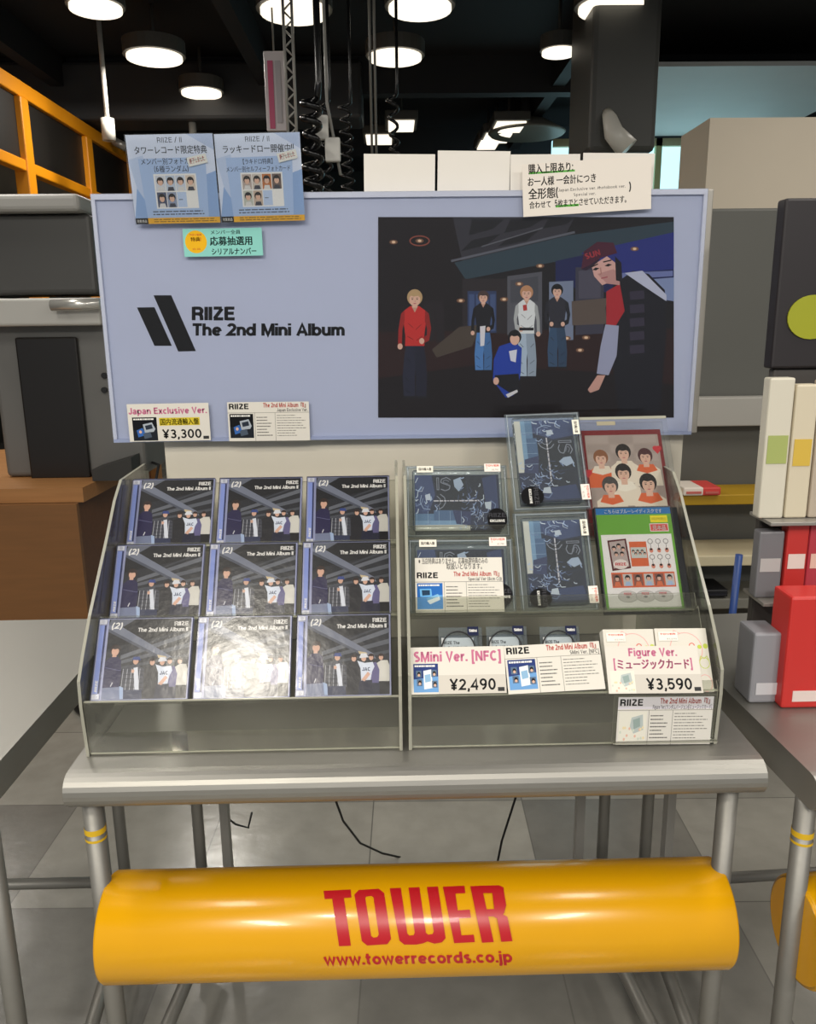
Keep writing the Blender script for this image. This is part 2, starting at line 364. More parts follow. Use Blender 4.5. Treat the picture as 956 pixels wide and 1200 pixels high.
    def put(s, mb, fn, cut=0, dz=2.5e-5):
        """fn(x, y, lift) -> point"""
        for V, Fc, m, bb in s.sh:
            k = mb.mi(m); lift = dz*(1+bb[4])
            if cut:
                t = bmesh.new(); vs = [t.verts.new((p[0], p[1], 0)) for p in V]
                for f in Fc:
                    try: t.faces.new([vs[i] for i in f])
                    except ValueError: pass
                y = bb[2]+cut
                while y < bb[3]:
                    bmesh.ops.bisect_plane(t, geom=t.verts[:]+t.edges[:]+t.faces[:], plane_co=(0, y, 0), plane_no=(0, 1, 0)); y += cut
                t.verts.index_update(); V = [(v.co.x, v.co.y) for v in t.verts]; Fc = [tuple(v.index for v in f.verts) for f in t.faces]; t.free()
            vs = [mb.bm.verts.new(fn(p[0], p[1], lift)) for p in V]
            for f in Fc:
                try: q = mb.bm.faces.new([vs[i] for i in f])
                except ValueError: continue
                q.material_index = k
def flat(w, h, W, H, z=0.):
    """art units W x H (y down) -> local plane w x h centred, normal +z"""
    return lambda x, y, l: Vector(((x/W-.5)*w, (.5-y/H)*h, z+l))
P_ = lambda c, r=.55: M(c, r, spec=.15)
WHITE, PAPER, INK, DARK = P_('#f0eee8'), P_('#e9e7df', .45), P_('#141416'), P_('#26262a')
RED, PINK, GREY = P_('#c23a34'), P_('#d98aa6'), P_('#8a8a88')
SKIN, HAIR = P_('#dcb39c'), P_('#1d1718')

def mixc(h, k):
    h = h.lstrip('#'); return '#%02x%02x%02x' % tuple(max(0, min(255, int(int(h[i:i+2], 16)*k))) for i in (0, 2, 4))
def person_print(a, cx, top, h, hair, torso, legs, wid=.28, skin=SKIN, pose=0):
    """a small standing figure in a print: baggy trousers, separate arms, folds, shoes, face (torso and legs are colour codes)"""
    hd = h*.068; w = h*wid/2; X = lambda u: cx+u*w; Yy = lambda v: top+v*h
    Q = lambda P, c: a.poly([(X(u), Yy(v)) for u, v in P], C_(c))
    Q([(-.62, .965), (-.02, .965), (-.02, 1.0), (-.72, 1.0)], '#1b1b1f'); Q([(.1, .965), (.68, .965), (.8, 1.0), (.1, 1.0)], '#1b1b1f')
    Q([(-.5, .48), (.05, .48), (.1, .62), (.0, .8), (.02, .975), (-.66, .975), (-.72, .78), (-.62, .6)], legs)
    Q([(-.05, .48), (.52, .48), (.66, .62), (.74, .8), (.7, .975), (.06, .975), (.08, .8), (-.02, .62)], mixc(legs, .86))
    for (u, v, u2, v2) in ((-.5, .62, -.25, .66), (-.6, .8, -.3, .84), (.3, .66, .55, .62), (.25, .84, .6, .8), (-.55, .92, -.2, .95), (.2, .95, .55, .92)): a.line([(X(u), Yy(v)), (X(u2), Yy(v2))], h*.008, C_(mixc(legs, .62)))
    Q([(-.26, .14), (.26, .14), (.62, .18), (.66, .3), (.56, .42), (.58, .51), (-.58, .51), (-.56, .42), (-.66, .3), (-.62, .18)], torso)
    L = [(-.62, .18), (-.84, .21), (-.98, .35), (-.86, .46), (-.5, .49), (-.5, .43), (-.72, .41), (-.74, .35), (-.6, .28)] if pose & 1 else [(-.62, .18), (-.82, .21), (-.98, .36), (-1.0, .5), (-.78, .5), (-.74, .36), (-.6, .27)]
    Rr = [(.62, .18), (.84, .21), (.98, .35), (.86, .46), (.5, .49), (.5, .43), (.72, .41), (.74, .35), (.6, .28)] if pose & 2 else [(.62, .18), (.82, .21), (.98, .36), (1.0, .5), (.78, .5), (.74, .36), (.6, .27)]
    Q(L, mixc(torso, .8)); Q(Rr, mixc(torso, .74))
    for sgn, on_ in ((-1, pose & 1), (1, pose & 2)): a.ell(X(sgn*(.42 if on_ else .88)), Yy(.465 if on_ else .515), hd*.36, hd*.42, skin, 10)
    for (u, v, u2, v2) in ((-.4, .3, -.1, .34), (.05, .36, .4, .31), (-.45, .42, -.1, .45), (.1, .46, .45, .42)): a.line([(X(u), Yy(v)), (X(u2), Yy(v2))], h*.007, C_(mixc(torso, .68)))
    Q([(-.2, .14), (.2, .14), (.0, .2)], '#c49a84'); a.rect(cx-hd*.34, top+h*.1, cx+hd*.34, top+h*.155, skin)
    face_print(a, cx, top+hd*1.05, hd, hair, skin, True)
def face_print(a, cx, cy, r, hair, skin=SKIN, big=False):
    a.ell(cx, cy-r*.18, r*1.05, r*1.12, hair, 16)
    a.ell(cx, cy+r*.12, r*.74, r*.95, skin, 16)
    a.poly([(cx-r*.85, cy-r*.05), (cx-r*.7, cy-r*.85), (cx, cy-r*1.1), (cx+r*.7, cy-r*.85), (cx+r*.85, cy-r*.05), (cx+r*.45, cy-r*.38), (cx-r*.1, cy-r*.28), (cx-r*.5, cy-r*.4)], hair)
    if big:
        for sx in (-.32, .32):
            a.ell(cx+sx*r, cy+r*.08, r*.13, r*.06, INK, 8)
            a.line([(cx+(sx-.15)*r, cy-r*.1), (cx+(sx+.15)*r, cy-r*.12)], r*.06, HAIR)
        a.line([(cx+r*.02, cy+r*.15), (cx+r*.07, cy+r*.42), (cx-r*.04, cy+r*.44)], r*.05, P_('#b98a74'))
        a.ell(cx, cy+r*.66, r*.2, r*.07, P_('#b8646a'), 10)

# ================================================================== SETTING
def struct(name, mb, label=None): return tag(mb.build(name), label, kind='structure')
CZ = 3.2
floor = MB().box(-5, 5, -3, 12.2, -.1, 0, tile_floor()); struct('floor', floor)
DKC = M('#17171a', .8, noise=.3, nscale=3)
struct('ceiling', MB().box(-5, 5, -3.2, 12.2, CZ+.25, CZ+.35, DKC))
struct('wall_back', MB().box(-5, 5, 12.0, 12.2, 0, CZ+.3, M('#2a2926', .8, noise=.2, nscale=2)))
struct('wall_left', MB().box(-5.1, -4.9, -1, 12.2, 0, CZ+.3, M('#3a3733', .8, noise=.2, nscale=2)))
struct('wall_right', MB().box(4.9, 5.1, -1, 12.2, 0, CZ+.3, M('#8f8b84', .8, noise=.1, nscale=2)))
# beams of the open ceiling
bm_ = MB()
for y in (4.4, 7.0, 9.4): bm_.box(-4.9, 4.9, y, y+.14, CZ-.02, CZ+.25, M('#232326', .7))
struct('trim_1', bm_)
bm_ = MB()
for x in (-2.6, -1.0, 1.3): bm_.box(x, x+.1, 2.2, 12, CZ+.02, CZ+.25, M('#1d1d20', .7))
struct('trim_2', bm_)
# pale soffit, daylight window and column to the right
c0, c1 = onY(832, 140, 4.2), onY(985, 240, 4.2)
colm = M('#d9cdb9', .7, noise=.04, nscale=4)
struct('wall_column', MB().box(c0.x, c0.x+1.3, 4.2, 4.6, 0, onY(850, 138, 4.2).z, colm))
s0 = onY(752, 150, 6.2); xr = c0.x*8.6/4.2+.5
sof = MB().box(s0.x, xr, 6.2, 8.4, 3.14, 3.17, M('#d6d8d8', .6, noise=.05, nscale=3)); struct('wall_soffit', sof)
struct('window_1', MB().box(s0.x-.2, xr, 8.52, 8.56, 0.9, 3.13, M('#b4e4f0', .3, emit=1.5)))
win = bpy.data.objects['window_1']; wf = MB()
for x in (s0.x+.35, s0.x+.80, s0.x+1.5, s0.x+2.1): wf.box(x, x+.06, 8.44, 8.5, .9, 3.13, M('#b7bf8c', .5))
wf.box(s0.x-.2, xr, 8.44, 8.5, 3.06, 3.13, M('#c4c29c', .5))
tag(wf.build('window_frame', win), kind='structure')

# ================================================================== CEILING THINGS
LAMP = M('#fff4df', .4, emit=1.4)
LHOUS = M('#55534e', .5)
lamp0 = None
def ceiling_light(px, py, wpx, label, round_=False):
    p = onZ(px, py, CZ-.06); d = (p-EYE).dot(AX); w = wpx*d/F
    r = empty('ceiling_light', p, label, 'ceiling light', 'lamps of the open black ceiling')
    if round_:
        n = 24
        MB().prism([(w/2*cos(2*pi*i/n), w/2*sin(2*pi*i/n)) for i in range(n)], -.02, .0, 'z', LAMP).build('diffuser', r)
        MB().prism([(w*.56*cos(2*pi*i/n), w*.56*sin(2*pi*i/n)) for i in range(n)], .002, .09, 'z', LHOUS).build('housing', r)
    else:
        MB().box(-w/2, w/2, -.20, .20, -.015, 0, LAMP, .006).build('diffuser', r)
        MB().box(-w/2-.03, w/2+.03, -.23, .23, .002, .08, LHOUS, .01).build('housing', r)
    MB().tube([(0, 0, .08), (0, 0, .31)], .012, LHOUS).build('hanger', r)
for a in ((470, 147, 30, 'oblong white ceiling lamp above the first blank sheet, nearer one'), (444, 163, 30, 'oblong white ceiling lamp just left of the longest black coil cable'),
          (596, 148, 34, 'oblong white ceiling lamp above the handwritten notice'), (582, 161, 30, 'oblong white ceiling lamp below the one above the handwritten notice'),
          (572, 169, 22, 'small far oblong lamp glowing just over the second blank sheet')): ceiling_light(*a)
for a in ((181, 66, 64, 'round glowing ceiling lamp high over the left blue flyer'), (463, 66, 62, 'round glowing ceiling lamp high over the middle of the board'),
          (492, 8, 74, 'round ceiling lamp cut by the top edge, middle one'), (345, 12, 80, 'round ceiling lamp cut by the top edge, left one'),
          (236, 108, 46, 'smaller round ceiling lamp over the right blue flyer'), (716, 8, 76, 'round ceiling lamp cut by the top edge, right one'),
          (655, 60, 40, 'small round ceiling lamp high above the handwritten notice'), (112, 8, 60, 'round ceiling lamp at the top left over the orange rack')): ceiling_light(*a, True)
for (x, y, lab) in ((798, 176, 'small downlight in the pale soffit, nearer the beige column'), (776, 193, 'small downlight in the pale soffit beside the handwritten notice')):
    p = onZ(x, y, 3.135); n = 20
    r = empty('ceiling_light', p, lab, 'ceiling light', 'downlights in the pale soffit')
    MB().prism([(.10*cos(2*pi*i/n), .10*sin(2*pi*i/n)) for i in range(n)], -.008, -.002, 'z', LAMP).build('diffuser', r)
    MB().prism([(.125*cos(2*pi*i/n), .125*sin(2*pi*i/n)) for i in range(n)], -.0015, .004, 'z', M('#e8e8e4', .4)).build('trim_ring', r)
# air diffuser dish
p = onZ(617, 158, CZ-.1); d = (p-EYE).dot(AX)
dish = MB()
for r0, z0, r1, z1 in ((.05, .1, .34, 0), (.34, 0, .36, .02), (.36, .02, .1, .16)):
    n = 28
    for i in range(n):
        a, b = 2*pi*i/n, 2*pi*(i+1)/n
        dish.face([(r0*cos(a), r0*sin(a), z0), (r0*cos(b), r0*sin(b), z0), (r1*cos(b), r1*sin(b), z1), (r1*cos(a), r1*sin(a), z1)], M('#7d7a72', .5), True)
dish.tube([(0, 0, .12), (0, 0, .35)], .06, M('#5a5854', .5))
tag(dish.build('air_diffuser', mat=Matrix.Translation(p)), 'grey round air diffuser dish hanging from the black ceiling', 'air vent')
# ducts and pipes under the ceiling
tag(MB().box(-3.2, -.2, 6.9, 7.3, CZ-.22, CZ+.2, M('#3a3a3b', .6), .03).build('air_duct'), 'dark grey air duct running under the ceiling behind the blue flyers', 'air duct')
dk, dk2 = onY(690, 178, 5.0), onY(768, 178, 5.0)
tag(MB().box(dk.x, dk2.x, 5.0, 5.6, dk.z, CZ+.25, M('#4a4a47', .5), .03).build('duct_housing'), 'grey metal duct box hanging beside the pale soffit', 'duct')
gl = MB(); g0 = onY(714, 143, 4.95)
gl.tube([g0+Vector((0, .06, .06)), g0+Vector((0, 0, .02)), g0+Vector((.02, -.02, -.06)), g0+Vector((.10, -.04, -.15))], [.03, .04, .055, .065], M('#d9d6cc', .35))
tag(gl.build('track_spotlight'), 'white spotlight with a bent neck on the grey duct box', 'spotlight')
pp = MB()
a, b = onY(124, 120, 6.0), onY(124, 165, 6.0)
pp.tube([Vector((a.x, 6, CZ+.25)), (a.x, 6, b.z)], .016, M('#cfccc4', .4)); pp.tube([(a.x, 6, b.z+.14), (a.x, 6, b.z+.0)], .045, M('#c9c5bb', .4))
tag(pp.build('hanging_sensor'), 'white hanging ceiling rod with a small cylinder at its end', 'ceiling fixture')
pp = MB(); a = onY(225, 140, 7.0); pp.tube([(a.x, 7, CZ+.1), (a.x, 7, 1.6)], .03, M('#77756f', .4))
tag(pp.build('ceiling_pipe'), 'thin grey vertical pipe behind the left blue flyer', 'pipe')
# coiled cables
def coil(px, y0, y1, Y, R, r, turns, label):
    a, b = onY(px, y0, Y), onY(px+4, y1, Y); pts = [(a.x+R, Y, CZ+.245), (a.x+R, Y, a.z+.05)]; rnd = random.Random(px)
    n = int(turns*12); ph = 0
    for i in range(n+1):
        t = i/n; c = a.lerp(b, t); ang = 2*pi*turns*t+.5*sin(7*t+px); rr = R*(.9+.15*sin(5.3*t*turns/3+px))
        pts.append((c.x+rr*cos(ang), c.y+rr*sin(ang), c.z))
    o = MB().tube(pts, r, M('#0d0d0f', .25), 7).build('coiled_cable')
    tag(o, label, 'cable', 'coiled cables hanging from the ceiling')
coil(364, 112, 226, 3.4, .032, .0135, 6.3, 'thickest black coiled cable hanging beside the right blue flyer')
coil(381, 116, 226, 3.6, .018, .007, 7, 'thin black coiled cable next to the thickest coiled cable')
coil(404, 120, 226, 4.2, .028, .007, 8, 'slim black coiled cable hanging left of the blank sheets')
coil(459, 110, 184, 4.4, .026, .008, 4, 'wavy black cable hanging over the first blank sheet')
st = MB()
for k in range(2): st.tube([(onY(433+k*6, 40, 4.3).x, 4.3, CZ+.245), onY(436+k*5, 184, 4.3)], .006, M('#77746d', .4))
tag(st.build('suspension_wire'), 'pair of thin grey wires hanging over the first blank sheet', 'wire')
cl = MB()
for (x, y) in ((376, 150), (390, 176)):
    a = onY(x, y, 3.5); cl.box(a.x-.03, a.x+.03, 3.48, 3.51, a.z-.045, a.z+.045, M('#d9d7d0', .5), .006)
cl.tube([(onY(380, 60, 3.51).x, 3.51, CZ+.245), onY(383, 120, 3.51), onY(399, 205, 3.51)], .006, M('#8b8983', .4))
tag(cl.build('cable_tag_strap'), 'white tags on a grey strap hanging among the black coils', 'tag')
a = onY(311, 117, 5.0); b = onY(336, 153, 5.0)
hp = MB(); hp.box(a.x, b.x, 5.0, 5.03, b.z, a.z+.25, M('#d8cfd0', .4), .004)
hp.box(a.x+.02, a.x+.05, 4.994, 4.999, b.z+.01, a.z+.2, M('#c8587a', .5)); hp.box(b.x-.05, b.x-.02, 4.994, 4.999, b.z+.04, a.z+.2, M('#b9b3b6', .5))
hp.tube([((a.x+b.x)/2, 5.015, a.z+.25), ((a.x+b.x)/2, 5.015, CZ+.245)], .005, M('#77746d', .4))
tag(hp.build('hanging_banner'), 'small pale banner with pink stripe hanging behind the right blue flyer', 'banner')
ch = MB(); x0, x1 = onY(336, 120, 4.9).x, onY(346, 120, 4.9).x; zt, zb = CZ, onY(340, 160, 4.9).z
for x in (x0, x1): ch.tube([(x, 4.9, zt), (x, 4.9, zb)], .008, M('#b5b2ab', .35))
z = zb
while z < zt-.05:
    ch.tube([(x0, 4.9, z), (x1, 4.9, z+.045), (x0, 4.9, z+.09)], .006, M('#b5b2ab', .35), 6); z += .09
tag(ch.build('lattice_truss'), 'narrow silver lattice truss hanging beside the small pale banner', 'truss')

# ================================================================== LEFT BACKGROUND
WOODL, WOODD = wood('#9a6a3c', '#b98450', 'light_wood'), wood('#5a351b', '#74482a', 'dark_wood')
CT = .78; p1, p2 = onZ(194, 524, CT), onZ(108, 566, CT)
dr = (p2-p1).normalized(); p3 = p2+dr*.10
ct = empty('wooden_counter', (p1.x-.5, p1.y-.7, 0), 'brown wooden counter with a thick light top left of the album stand', 'counter')
O = ct.location
MB().prism([(p1.x, p1.y), (p3.x, p3.y), (p3.x-1.2, p3.y), (p1.x-1.6, p1.y)], CT-.06, CT, 'z', WOODL).build('counter_top', ct, origin=O)
q1, q3 = p1+dr*.03, p3
MB().prism([(q1.x-.05, q1.y), (q3.x-.05, q3.y), (q3.x-1.1, q3.y), (q1.x-1.5, q1.y)], 0, CT-.065, 'z', WOODD).build('counter_body', ct, origin=O)
u = Vector((dr.y, -dr.x, 0)); u = u if u.x > 0 else -u
for t0, t1 in ((.0, .09),):
    A, B = q1+dr*t0-Vector((.05, 0, 0)), q1+dr*t1-Vector((.05, 0, 0))
    MB().prism([(A.x, A.y), (B.x, B.y), ((B+u*.03).x, (B+u*.03).y), ((A+u*.03).x, (A+u*.03).y)], 0, CT-.061, 'z', WOODL).build('corner_post', ct, origin=O)
MB().box(q3.x-1.1, q3.x-.02, q3.y-.03, q3.y-.005, 0, CT-.061, wood('#75502d', '#8c5f36', 'mid_wood')).build('front_panel', ct, origin=O)
# grey machine on the counter
KY = 3.5; k0, k1 = onY(-25, 300, KY), onY(150, 300, KY)
mz = lambda y: onY(60, y, KY).z
mx = lambda x: onY(x, 400, KY).x
kk = empty('ticket_machine', ((k0.x+k1.x)/2, 3.7, CT), 'grey metal machine with a dark recessed screen standing on the wooden counter', 'machine')
O = kk.location; MG = M('#6f6e6b', .5, .2, noise=.08, nscale=5)
MB().box(k0.x, k1.x, KY, KY+.34, CT+.002, mz(352), MG, .02, 3).build('body', kk, origin=O)
MB().box(k0.x, mx(118), KY+.02, KY+.34, mz(345), mz(250), M('#4d4c4a', .5, .2), .02, 3).build('upper_housing', kk, origin=O)
MB().box(k0.x, mx(112), KY-.04, KY+.34, mz(250)+.003, mz(228), M('#a5a39e', .5), .02, 3).build('top_cover', kk, origin=O)
MB().box(k0.x, mx(130), KY-.1, KY+.3, mz(382), mz(350), M('#b9b7b1', .4), .012, 3).build('ledge', kk, origin=O)
MB().box(mx(20), mx(92), KY-.025, KY-.002, mz(560), mz(395), M('#1d1a18', .35), .008).build('screen', kk, origin=O)
for y in (440, 457): a = onY(122, y, KY-.01); MB().disc(a, .012, KY-.015, KY+.001, M('#191919', .4)).build('screw_cap', kk, origin=O)
MB().tube([onY(60, 358, KY-.14), onY(118, 356, KY-.14)], .022, M('#d5d3cc', .25, .6)).build('chrome_bar', kk, origin=O)
for x in (70, 110): a = onY(x, 357, KY-.14); MB().tube([a, a+Vector((0, .06, 0))], .01, M('#8f8d88', .3, .6)).build('bar_bracket', kk, origin=O)
a, b = onY(104, 520, KY-.12), onY(150, 500, KY-.12)
MB().prism([(a.x, CT+.002), (b.x, CT+.002), (b.x, CT+.10), (a.x, CT+.05)], KY-.12, KY-.003, 'y', M('#3c3b39', .5, .2)).build('sloped_tray', kk, origin=O)
# orange rack
X0 = -2.35; OR = M('#e8930f', .4); OZ = lambda x, y: onX(x, y, X0)
A, B = OZ(0, 95), OZ(155, 190); lo = OZ(108, 226).z; zt = OZ(104, 148).z; yA, yB = OZ(-30, 70).y, OZ(156, 190).y
rk = empty('storage_rack', (X0-.3, (yA+yB)/2, 0), 'tall orange framed rack with dark side panels at the upper left', 'rack'); O = rk.location
MB().box(X0-.05, X0+.02, yA, yB, zt-.10, zt, OR, .008).build('top_beam', rk, origin=O)
MB().box(X0-.05, X0+.02, yA, yB, lo-.05, lo+.02, OR, .008).build('lower_beam', rk, origin=O)
for x in (30, 102, 151):
    y = OZ(x, 180).y; MB().box(X0-.06, X0+.03, y-.06, y+.06, 0, zt-.101, OR, .008).build('post', rk, origin=O)
    MB().box(X0-.9, X0-.06, y-.05, y+.05, zt-.1, zt-.01, OR, .008).build('cross_beam', rk, origin=O)
MB().box(X0-.04, X0-.01, yA, yB, lo+.021, zt-.101, M('#191511', .5)).build('side_panel', rk, origin=O)
MB().box(X0-.9, X0-.06, yA, yB, lo-.02, lo+.0, M('#8d8a84', .5, .3)).build('shelf', rk, origin=O)
sp = MB(); a = OZ(124, 165)+Vector((.06, 0, 0))
sp.tube([a, a+Vector((.10, .02, -.05))], .035, M('#a9a6a0', .35, .5)); sp.tube([a, a+Vector((-.07, 0, .06))], .015, BLACK)
sp.build('clip_spotlight', rk, origin=O)
tag(MB().tube([onZ(158, 534, CT+.006), onZ(168, 538, CT+.006), onY(172, 545, 3.4)+Vector((.05, 0, -.0)), onY(176, 600, 3.35), onY(178, 700, 3.35)], .006, BLACK, 8).build('loose_cable'), 'black cable hanging over the edge of the wooden counter', 'cord')
tag(MB().tube([onZ(60, 790, .016), onZ(80, 812, .016), onZ(92, 830, .016), onZ(104, 838, .016), onZ(130, 848, .016)], .016, BLACK, 8).build('black_hose'), 'thick black cable lying on the floor left of the album stand', 'cable')

# ================================================================== RIGHT BACKGROUND
g0, g1 = onY(792, 240, 2.9), onY(1010, 240, 2.9); gz = lambda y: onY(830, y, 2.9).z
gd = empty('shelf_unit', (g0.x+.5, 3.0, 0), 'dark grey shelf unit with a yellow ledge behind the display table', 'shelf'); O = gd.location
GP = M('#5d5d58', .6, noise=.06, nscale=3)
MB().box(g0.x, g1.x, 3.1, 3.2, .02, gz(235), GP, .01).build('back_panel', gd, origin=O)
MB().box(g0.x, g1.x, 2.9, 3.09, gz(592), gz(580), M('#b08a10', .5), .004).build('ledge', gd, origin=O)
MB().box(g0.x, g1.x, 2.86, 3.09, gz(660), gz(648), M('#cbbf9f', .5), .004).build('shelf_board', gd, origin=O)
MB().box(g0.x, g1.x, 2.84, 3.09, gz(762), gz(750), M('#a8800e', .5), .004).build('plinth_ledge', gd, origin=O)
MB().box(g0.x, g1.x, 3.02, 3.09, gz(505), gz(470), M('#a7a49d', .5), .004).build('pale_rail', gd, origin=O)
MB().box(g0.x+.08, g0.x+.11, 2.85, 2.88, gz(700), gz(661), M('#8c877a', .4)).build('divider', gd, origin=O)
for (x0, x1, y0, y1, c, l, nm) in ((799, 822, 570, 579, '#eadfd2', 'flat white packet on the yellow ledge behind the acrylic stand', 'flat_packet'), (821, 842, 569, 579, '#d5443f', 'flat red packet on the yellow ledge behind the acrylic stand', 'flat_packet'),
                               (801, 850, 685, 700, '#17171b', 'black flat bag lying on the pale shelf board behind', 'flat_bag')):
    a, b = onY(x0, y0, 2.9), onY(x1, y1, 2.9)
    zb = gz(580)+.002 if nm == 'flat_packet' else gz(698)
    t = MB().box(a.x, b.x, 2.88, 3.02, zb, zb+.03, M(c, .4), .005)
    t.box(a.x+.01, b.x-.01, 2.876, 2.8795, zb+.008, zb+.016, P_('#c96a62' if c != '#17171b' else '#2a2a30'))
    tag(t.build(nm), l, 'packet')
MB().box(g0.x, g1.x, 2.88, 3.09, gz(712), gz(700), M('#77756c', .5), .004).build('lower_shelf', gd, origin=O)
tag(MB().tube([onY(866, 650, 2.5), onY(854, 756, 2.5), (onY(848, 800, 2.52).x, 2.52, .0)], .012, M('#2f4c8c', .4), 10).build('blue_rod'), 'thin blue rod leaning in front of the dark shelf unit', 'rod')

# ================================================================== TABLES
BZ, BY, BR = .5436, 1.05, .0776
def cyl_hit(x, y, lift):
    v = ray(x, y); oy, oz = -BY, HC-BZ; R = BR+lift+.0004
    a = v.y**2+v.z**2; b = 2*(v.y*oy+v.z*oz); c = oy*oy+oz*oz-R*R
    t = (-b-sqrt(max(0, b*b-4*a*c)))/(2*a); return EYE+v*t
def steel_table(label, bumper=True):
    t = empty('display_table', (.02, 1.3, 0), label, 'table', 'steel display tables'); O = t.location
    pr = [(1.62, .768), (1.62, .82), (1.024, .82)]+[(1.0215-.0265*sin(radians(a)), .794+.026*cos(radians(a))) for a in range(15, 180, 15)]+[(1.024, .768)]
    o = MB().prism(pr, -.4575, .5105, 'x', STEEL).build('tabletop', t, origin=O)
    for x in (-.441, .481):
        MB().tube([(x, 1.05, .02), (x, 1.05, .767)], .0145, STEEL2, 16).build('leg', t, origin=O)
    for x in (-.445, .458):
        MB().tube([(x, 1.6, .09), (x, 1.6, .767)], .0125, STEEL2, 16).build('leg', t, origin=O)
    for x, xf in ((-.425, -.475), (.44, .50)): MB().tube([(x, 1.62, .10), (xf, 1.08, .10)], .014, STEEL2).build('floor_rail', t, origin=O)
    MB().tube([(-.44, 1.6, .2), (.455, 1.6, .2)], .012, STEEL2).build('cross_rail', t, origin=O)
    for x in (-.389, .408): MB().box(x-.009, x+.009, 1.605, 1.63, .05, .767, M('#8d8b86', .45, .4)).build('back_upright', t, origin=O)
    for x in (-.445, .458):
        c = MB().prism([(1.6+.035*cos(2*pi*i/18), .035+.035*sin(2*pi*i/18)) for i in range(18)], x-.012, x+.012, 'x', M('#141414', .4)).build('caster', t, origin=O)
        m = MB().box(x-.02, x+.02, 1.59, 1.61, .071, .09, STEEL2); m.build('caster_fork', c, origin=(0, 0, 0)).location = -O
    for x in (-.441, .481):
        MB().tube([(x, 1.05, 0), (x, 1.05, .02)], .02, M('#222222', .5), 14).build('rubber_foot', t, origin=O)
    if bumper:
        xl, xr = onY(107, 1085, .985).x, onY(867, 1070, .985).x
        n = 56; YEL = M('#dc9f00', .25, coat=.22, noise=.05, nscale=6)
        mb = MB()
        ends = []
        for x, r in ((xl, BR-.006), (xl+.0015, BR-.002), (xl+.005, BR), (xr-.005, BR), (xr-.0015, BR-.002), (xr, BR-.006)):
            ends.append([mb.bm.verts.new((x, BY+r*cos(2*pi*i/n), BZ+r*sin(2*pi*i/n))) for i in range(n)])
        k = mb.mi(YEL)
        for a, b in zip(ends, ends[1:]):
            for i in range(n):
                f = mb.bm.faces.new((a[i], a[(i+1) % n], b[(i+1) % n], b[i])); f.material_index = k; f.smooth = True
        for e in (ends[0], ends[-1]): mb.bm.faces.new(e).material_index = k
        bt = mb.build('bumper_tube', t, origin=O)
        a = Art(); S = lambda P: [(360+x/3.677, 1020+y/3.677) for x, y in P]; R = M('#b4101c', .35, coat=.15)
        a.poly(S([(70, 88), (187, 82), (190, 117), (158, 119), (188, 325), (137, 327), (107, 122), (75, 124)]), R)
        a.ring(S([(222, 84), (308, 79), (331, 97), (361, 296), (345, 318), (258, 324), (235, 305), (203, 104)]), S([(254, 113), (275, 110), (285, 116), (308, 276), (302, 287), (285, 290), (275, 282), (250, 120)]), R)
        a.poly(S([(355, 77), (403, 75), (431, 272), (440, 281), (458, 279), (463, 268), (436, 74), (483, 72), (511, 268), (520, 277), (540, 274), (545, 263), (515, 71), (563, 69), (596, 292), (580, 310), (548, 316), (518, 306), (500, 314), (470, 320), (418, 320), (397, 303)]), R)
        a.poly(S([(584, 70), (677, 66), (681, 98), (638, 100), (648, 172), (700, 169), (705, 204), (653, 207), (664, 280), (717, 277), (722, 309), (633, 314)]), R)
        a.poly(S([(702, 68), (751, 66), (803, 309), (753, 312)]), R)
        a.poly(S([(750, 66), (825, 64), (845, 73), (848, 97), (756, 98)]), R); a.poly(S([(797, 96), (848, 97), (857, 150), (848, 182), (806, 168)]), R)
        a.poly(S([(768, 168), (806, 166), (850, 180), (838, 197), (774, 199)]), R); a.poly(S([(797, 196), (842, 190), (862, 200), (884, 305), (836, 308), (818, 207)]), R)
        a.text('www.towerrecords.co.jp', 380.5, 1131.2, 13.4, R, w=220, bold=.055, ang=radians(-.9), shear=-.12, space=.09)
        m2 = MB(); a.put(m2, cyl_hit, cut=.7, dz=3e-4)
        lt = m2.build('lettering', bt, origin=O); lt.matrix_parent_inverse = Matrix()
        tp = MB(); TY = M('#d8b020', .5)
        for z, h in ((.705, .009), (.694, .004)): tp.tube([(-.441, 1.05, z), (-.441, 1.05, z+h)], .0152, TY, 16, False)
        tp.build('yellow_tape', t, origin=O)
    return t
table = steel_table('brushed steel display table with a yellow bumper tube and red lettering, carrying the albums')
tr = clone(table); tr.location = table.location+Vector((1.0, -.02, 0)); tr.rotation_euler = (0, 0, radians(3)); tr['label'] = 'steel table with yellow bumper standing right beside the album table'
tl = steel_table('bare steel table standing left of the album table, no bumper', False); tl.location = table.location+Vector((-1.075, 0, 0))
for i, (L, lab) in enumerate((([(258, 925, 1.6), (262, 955, 1.9), (276, 966, 1.9), (291, 970, 1.9), (295, 952, 1.9)], 'short black wire loop hanging under the table at left'),
             ([(392, 918, 1.60), (394, 940, 1.62), (402, 962, 1.7), (422, 988, 1.8), (448, 1000, 1.9), (475, 1006, 1.95)], 'long black wire curving down under the middle of the table'),
             ([(607, 915, 1.60), (604, 935, 1.62), (596, 960, 1.65), (588, 985, 1.68), (583, 1010, 1.7)], 'black wire hanging straight under the table at right'))):
    tag(MB().tube([onY(*q) for q in L], .0028, BLACK, 8).build('hanging_wire'), lab, 'wire', 'wires under the table')

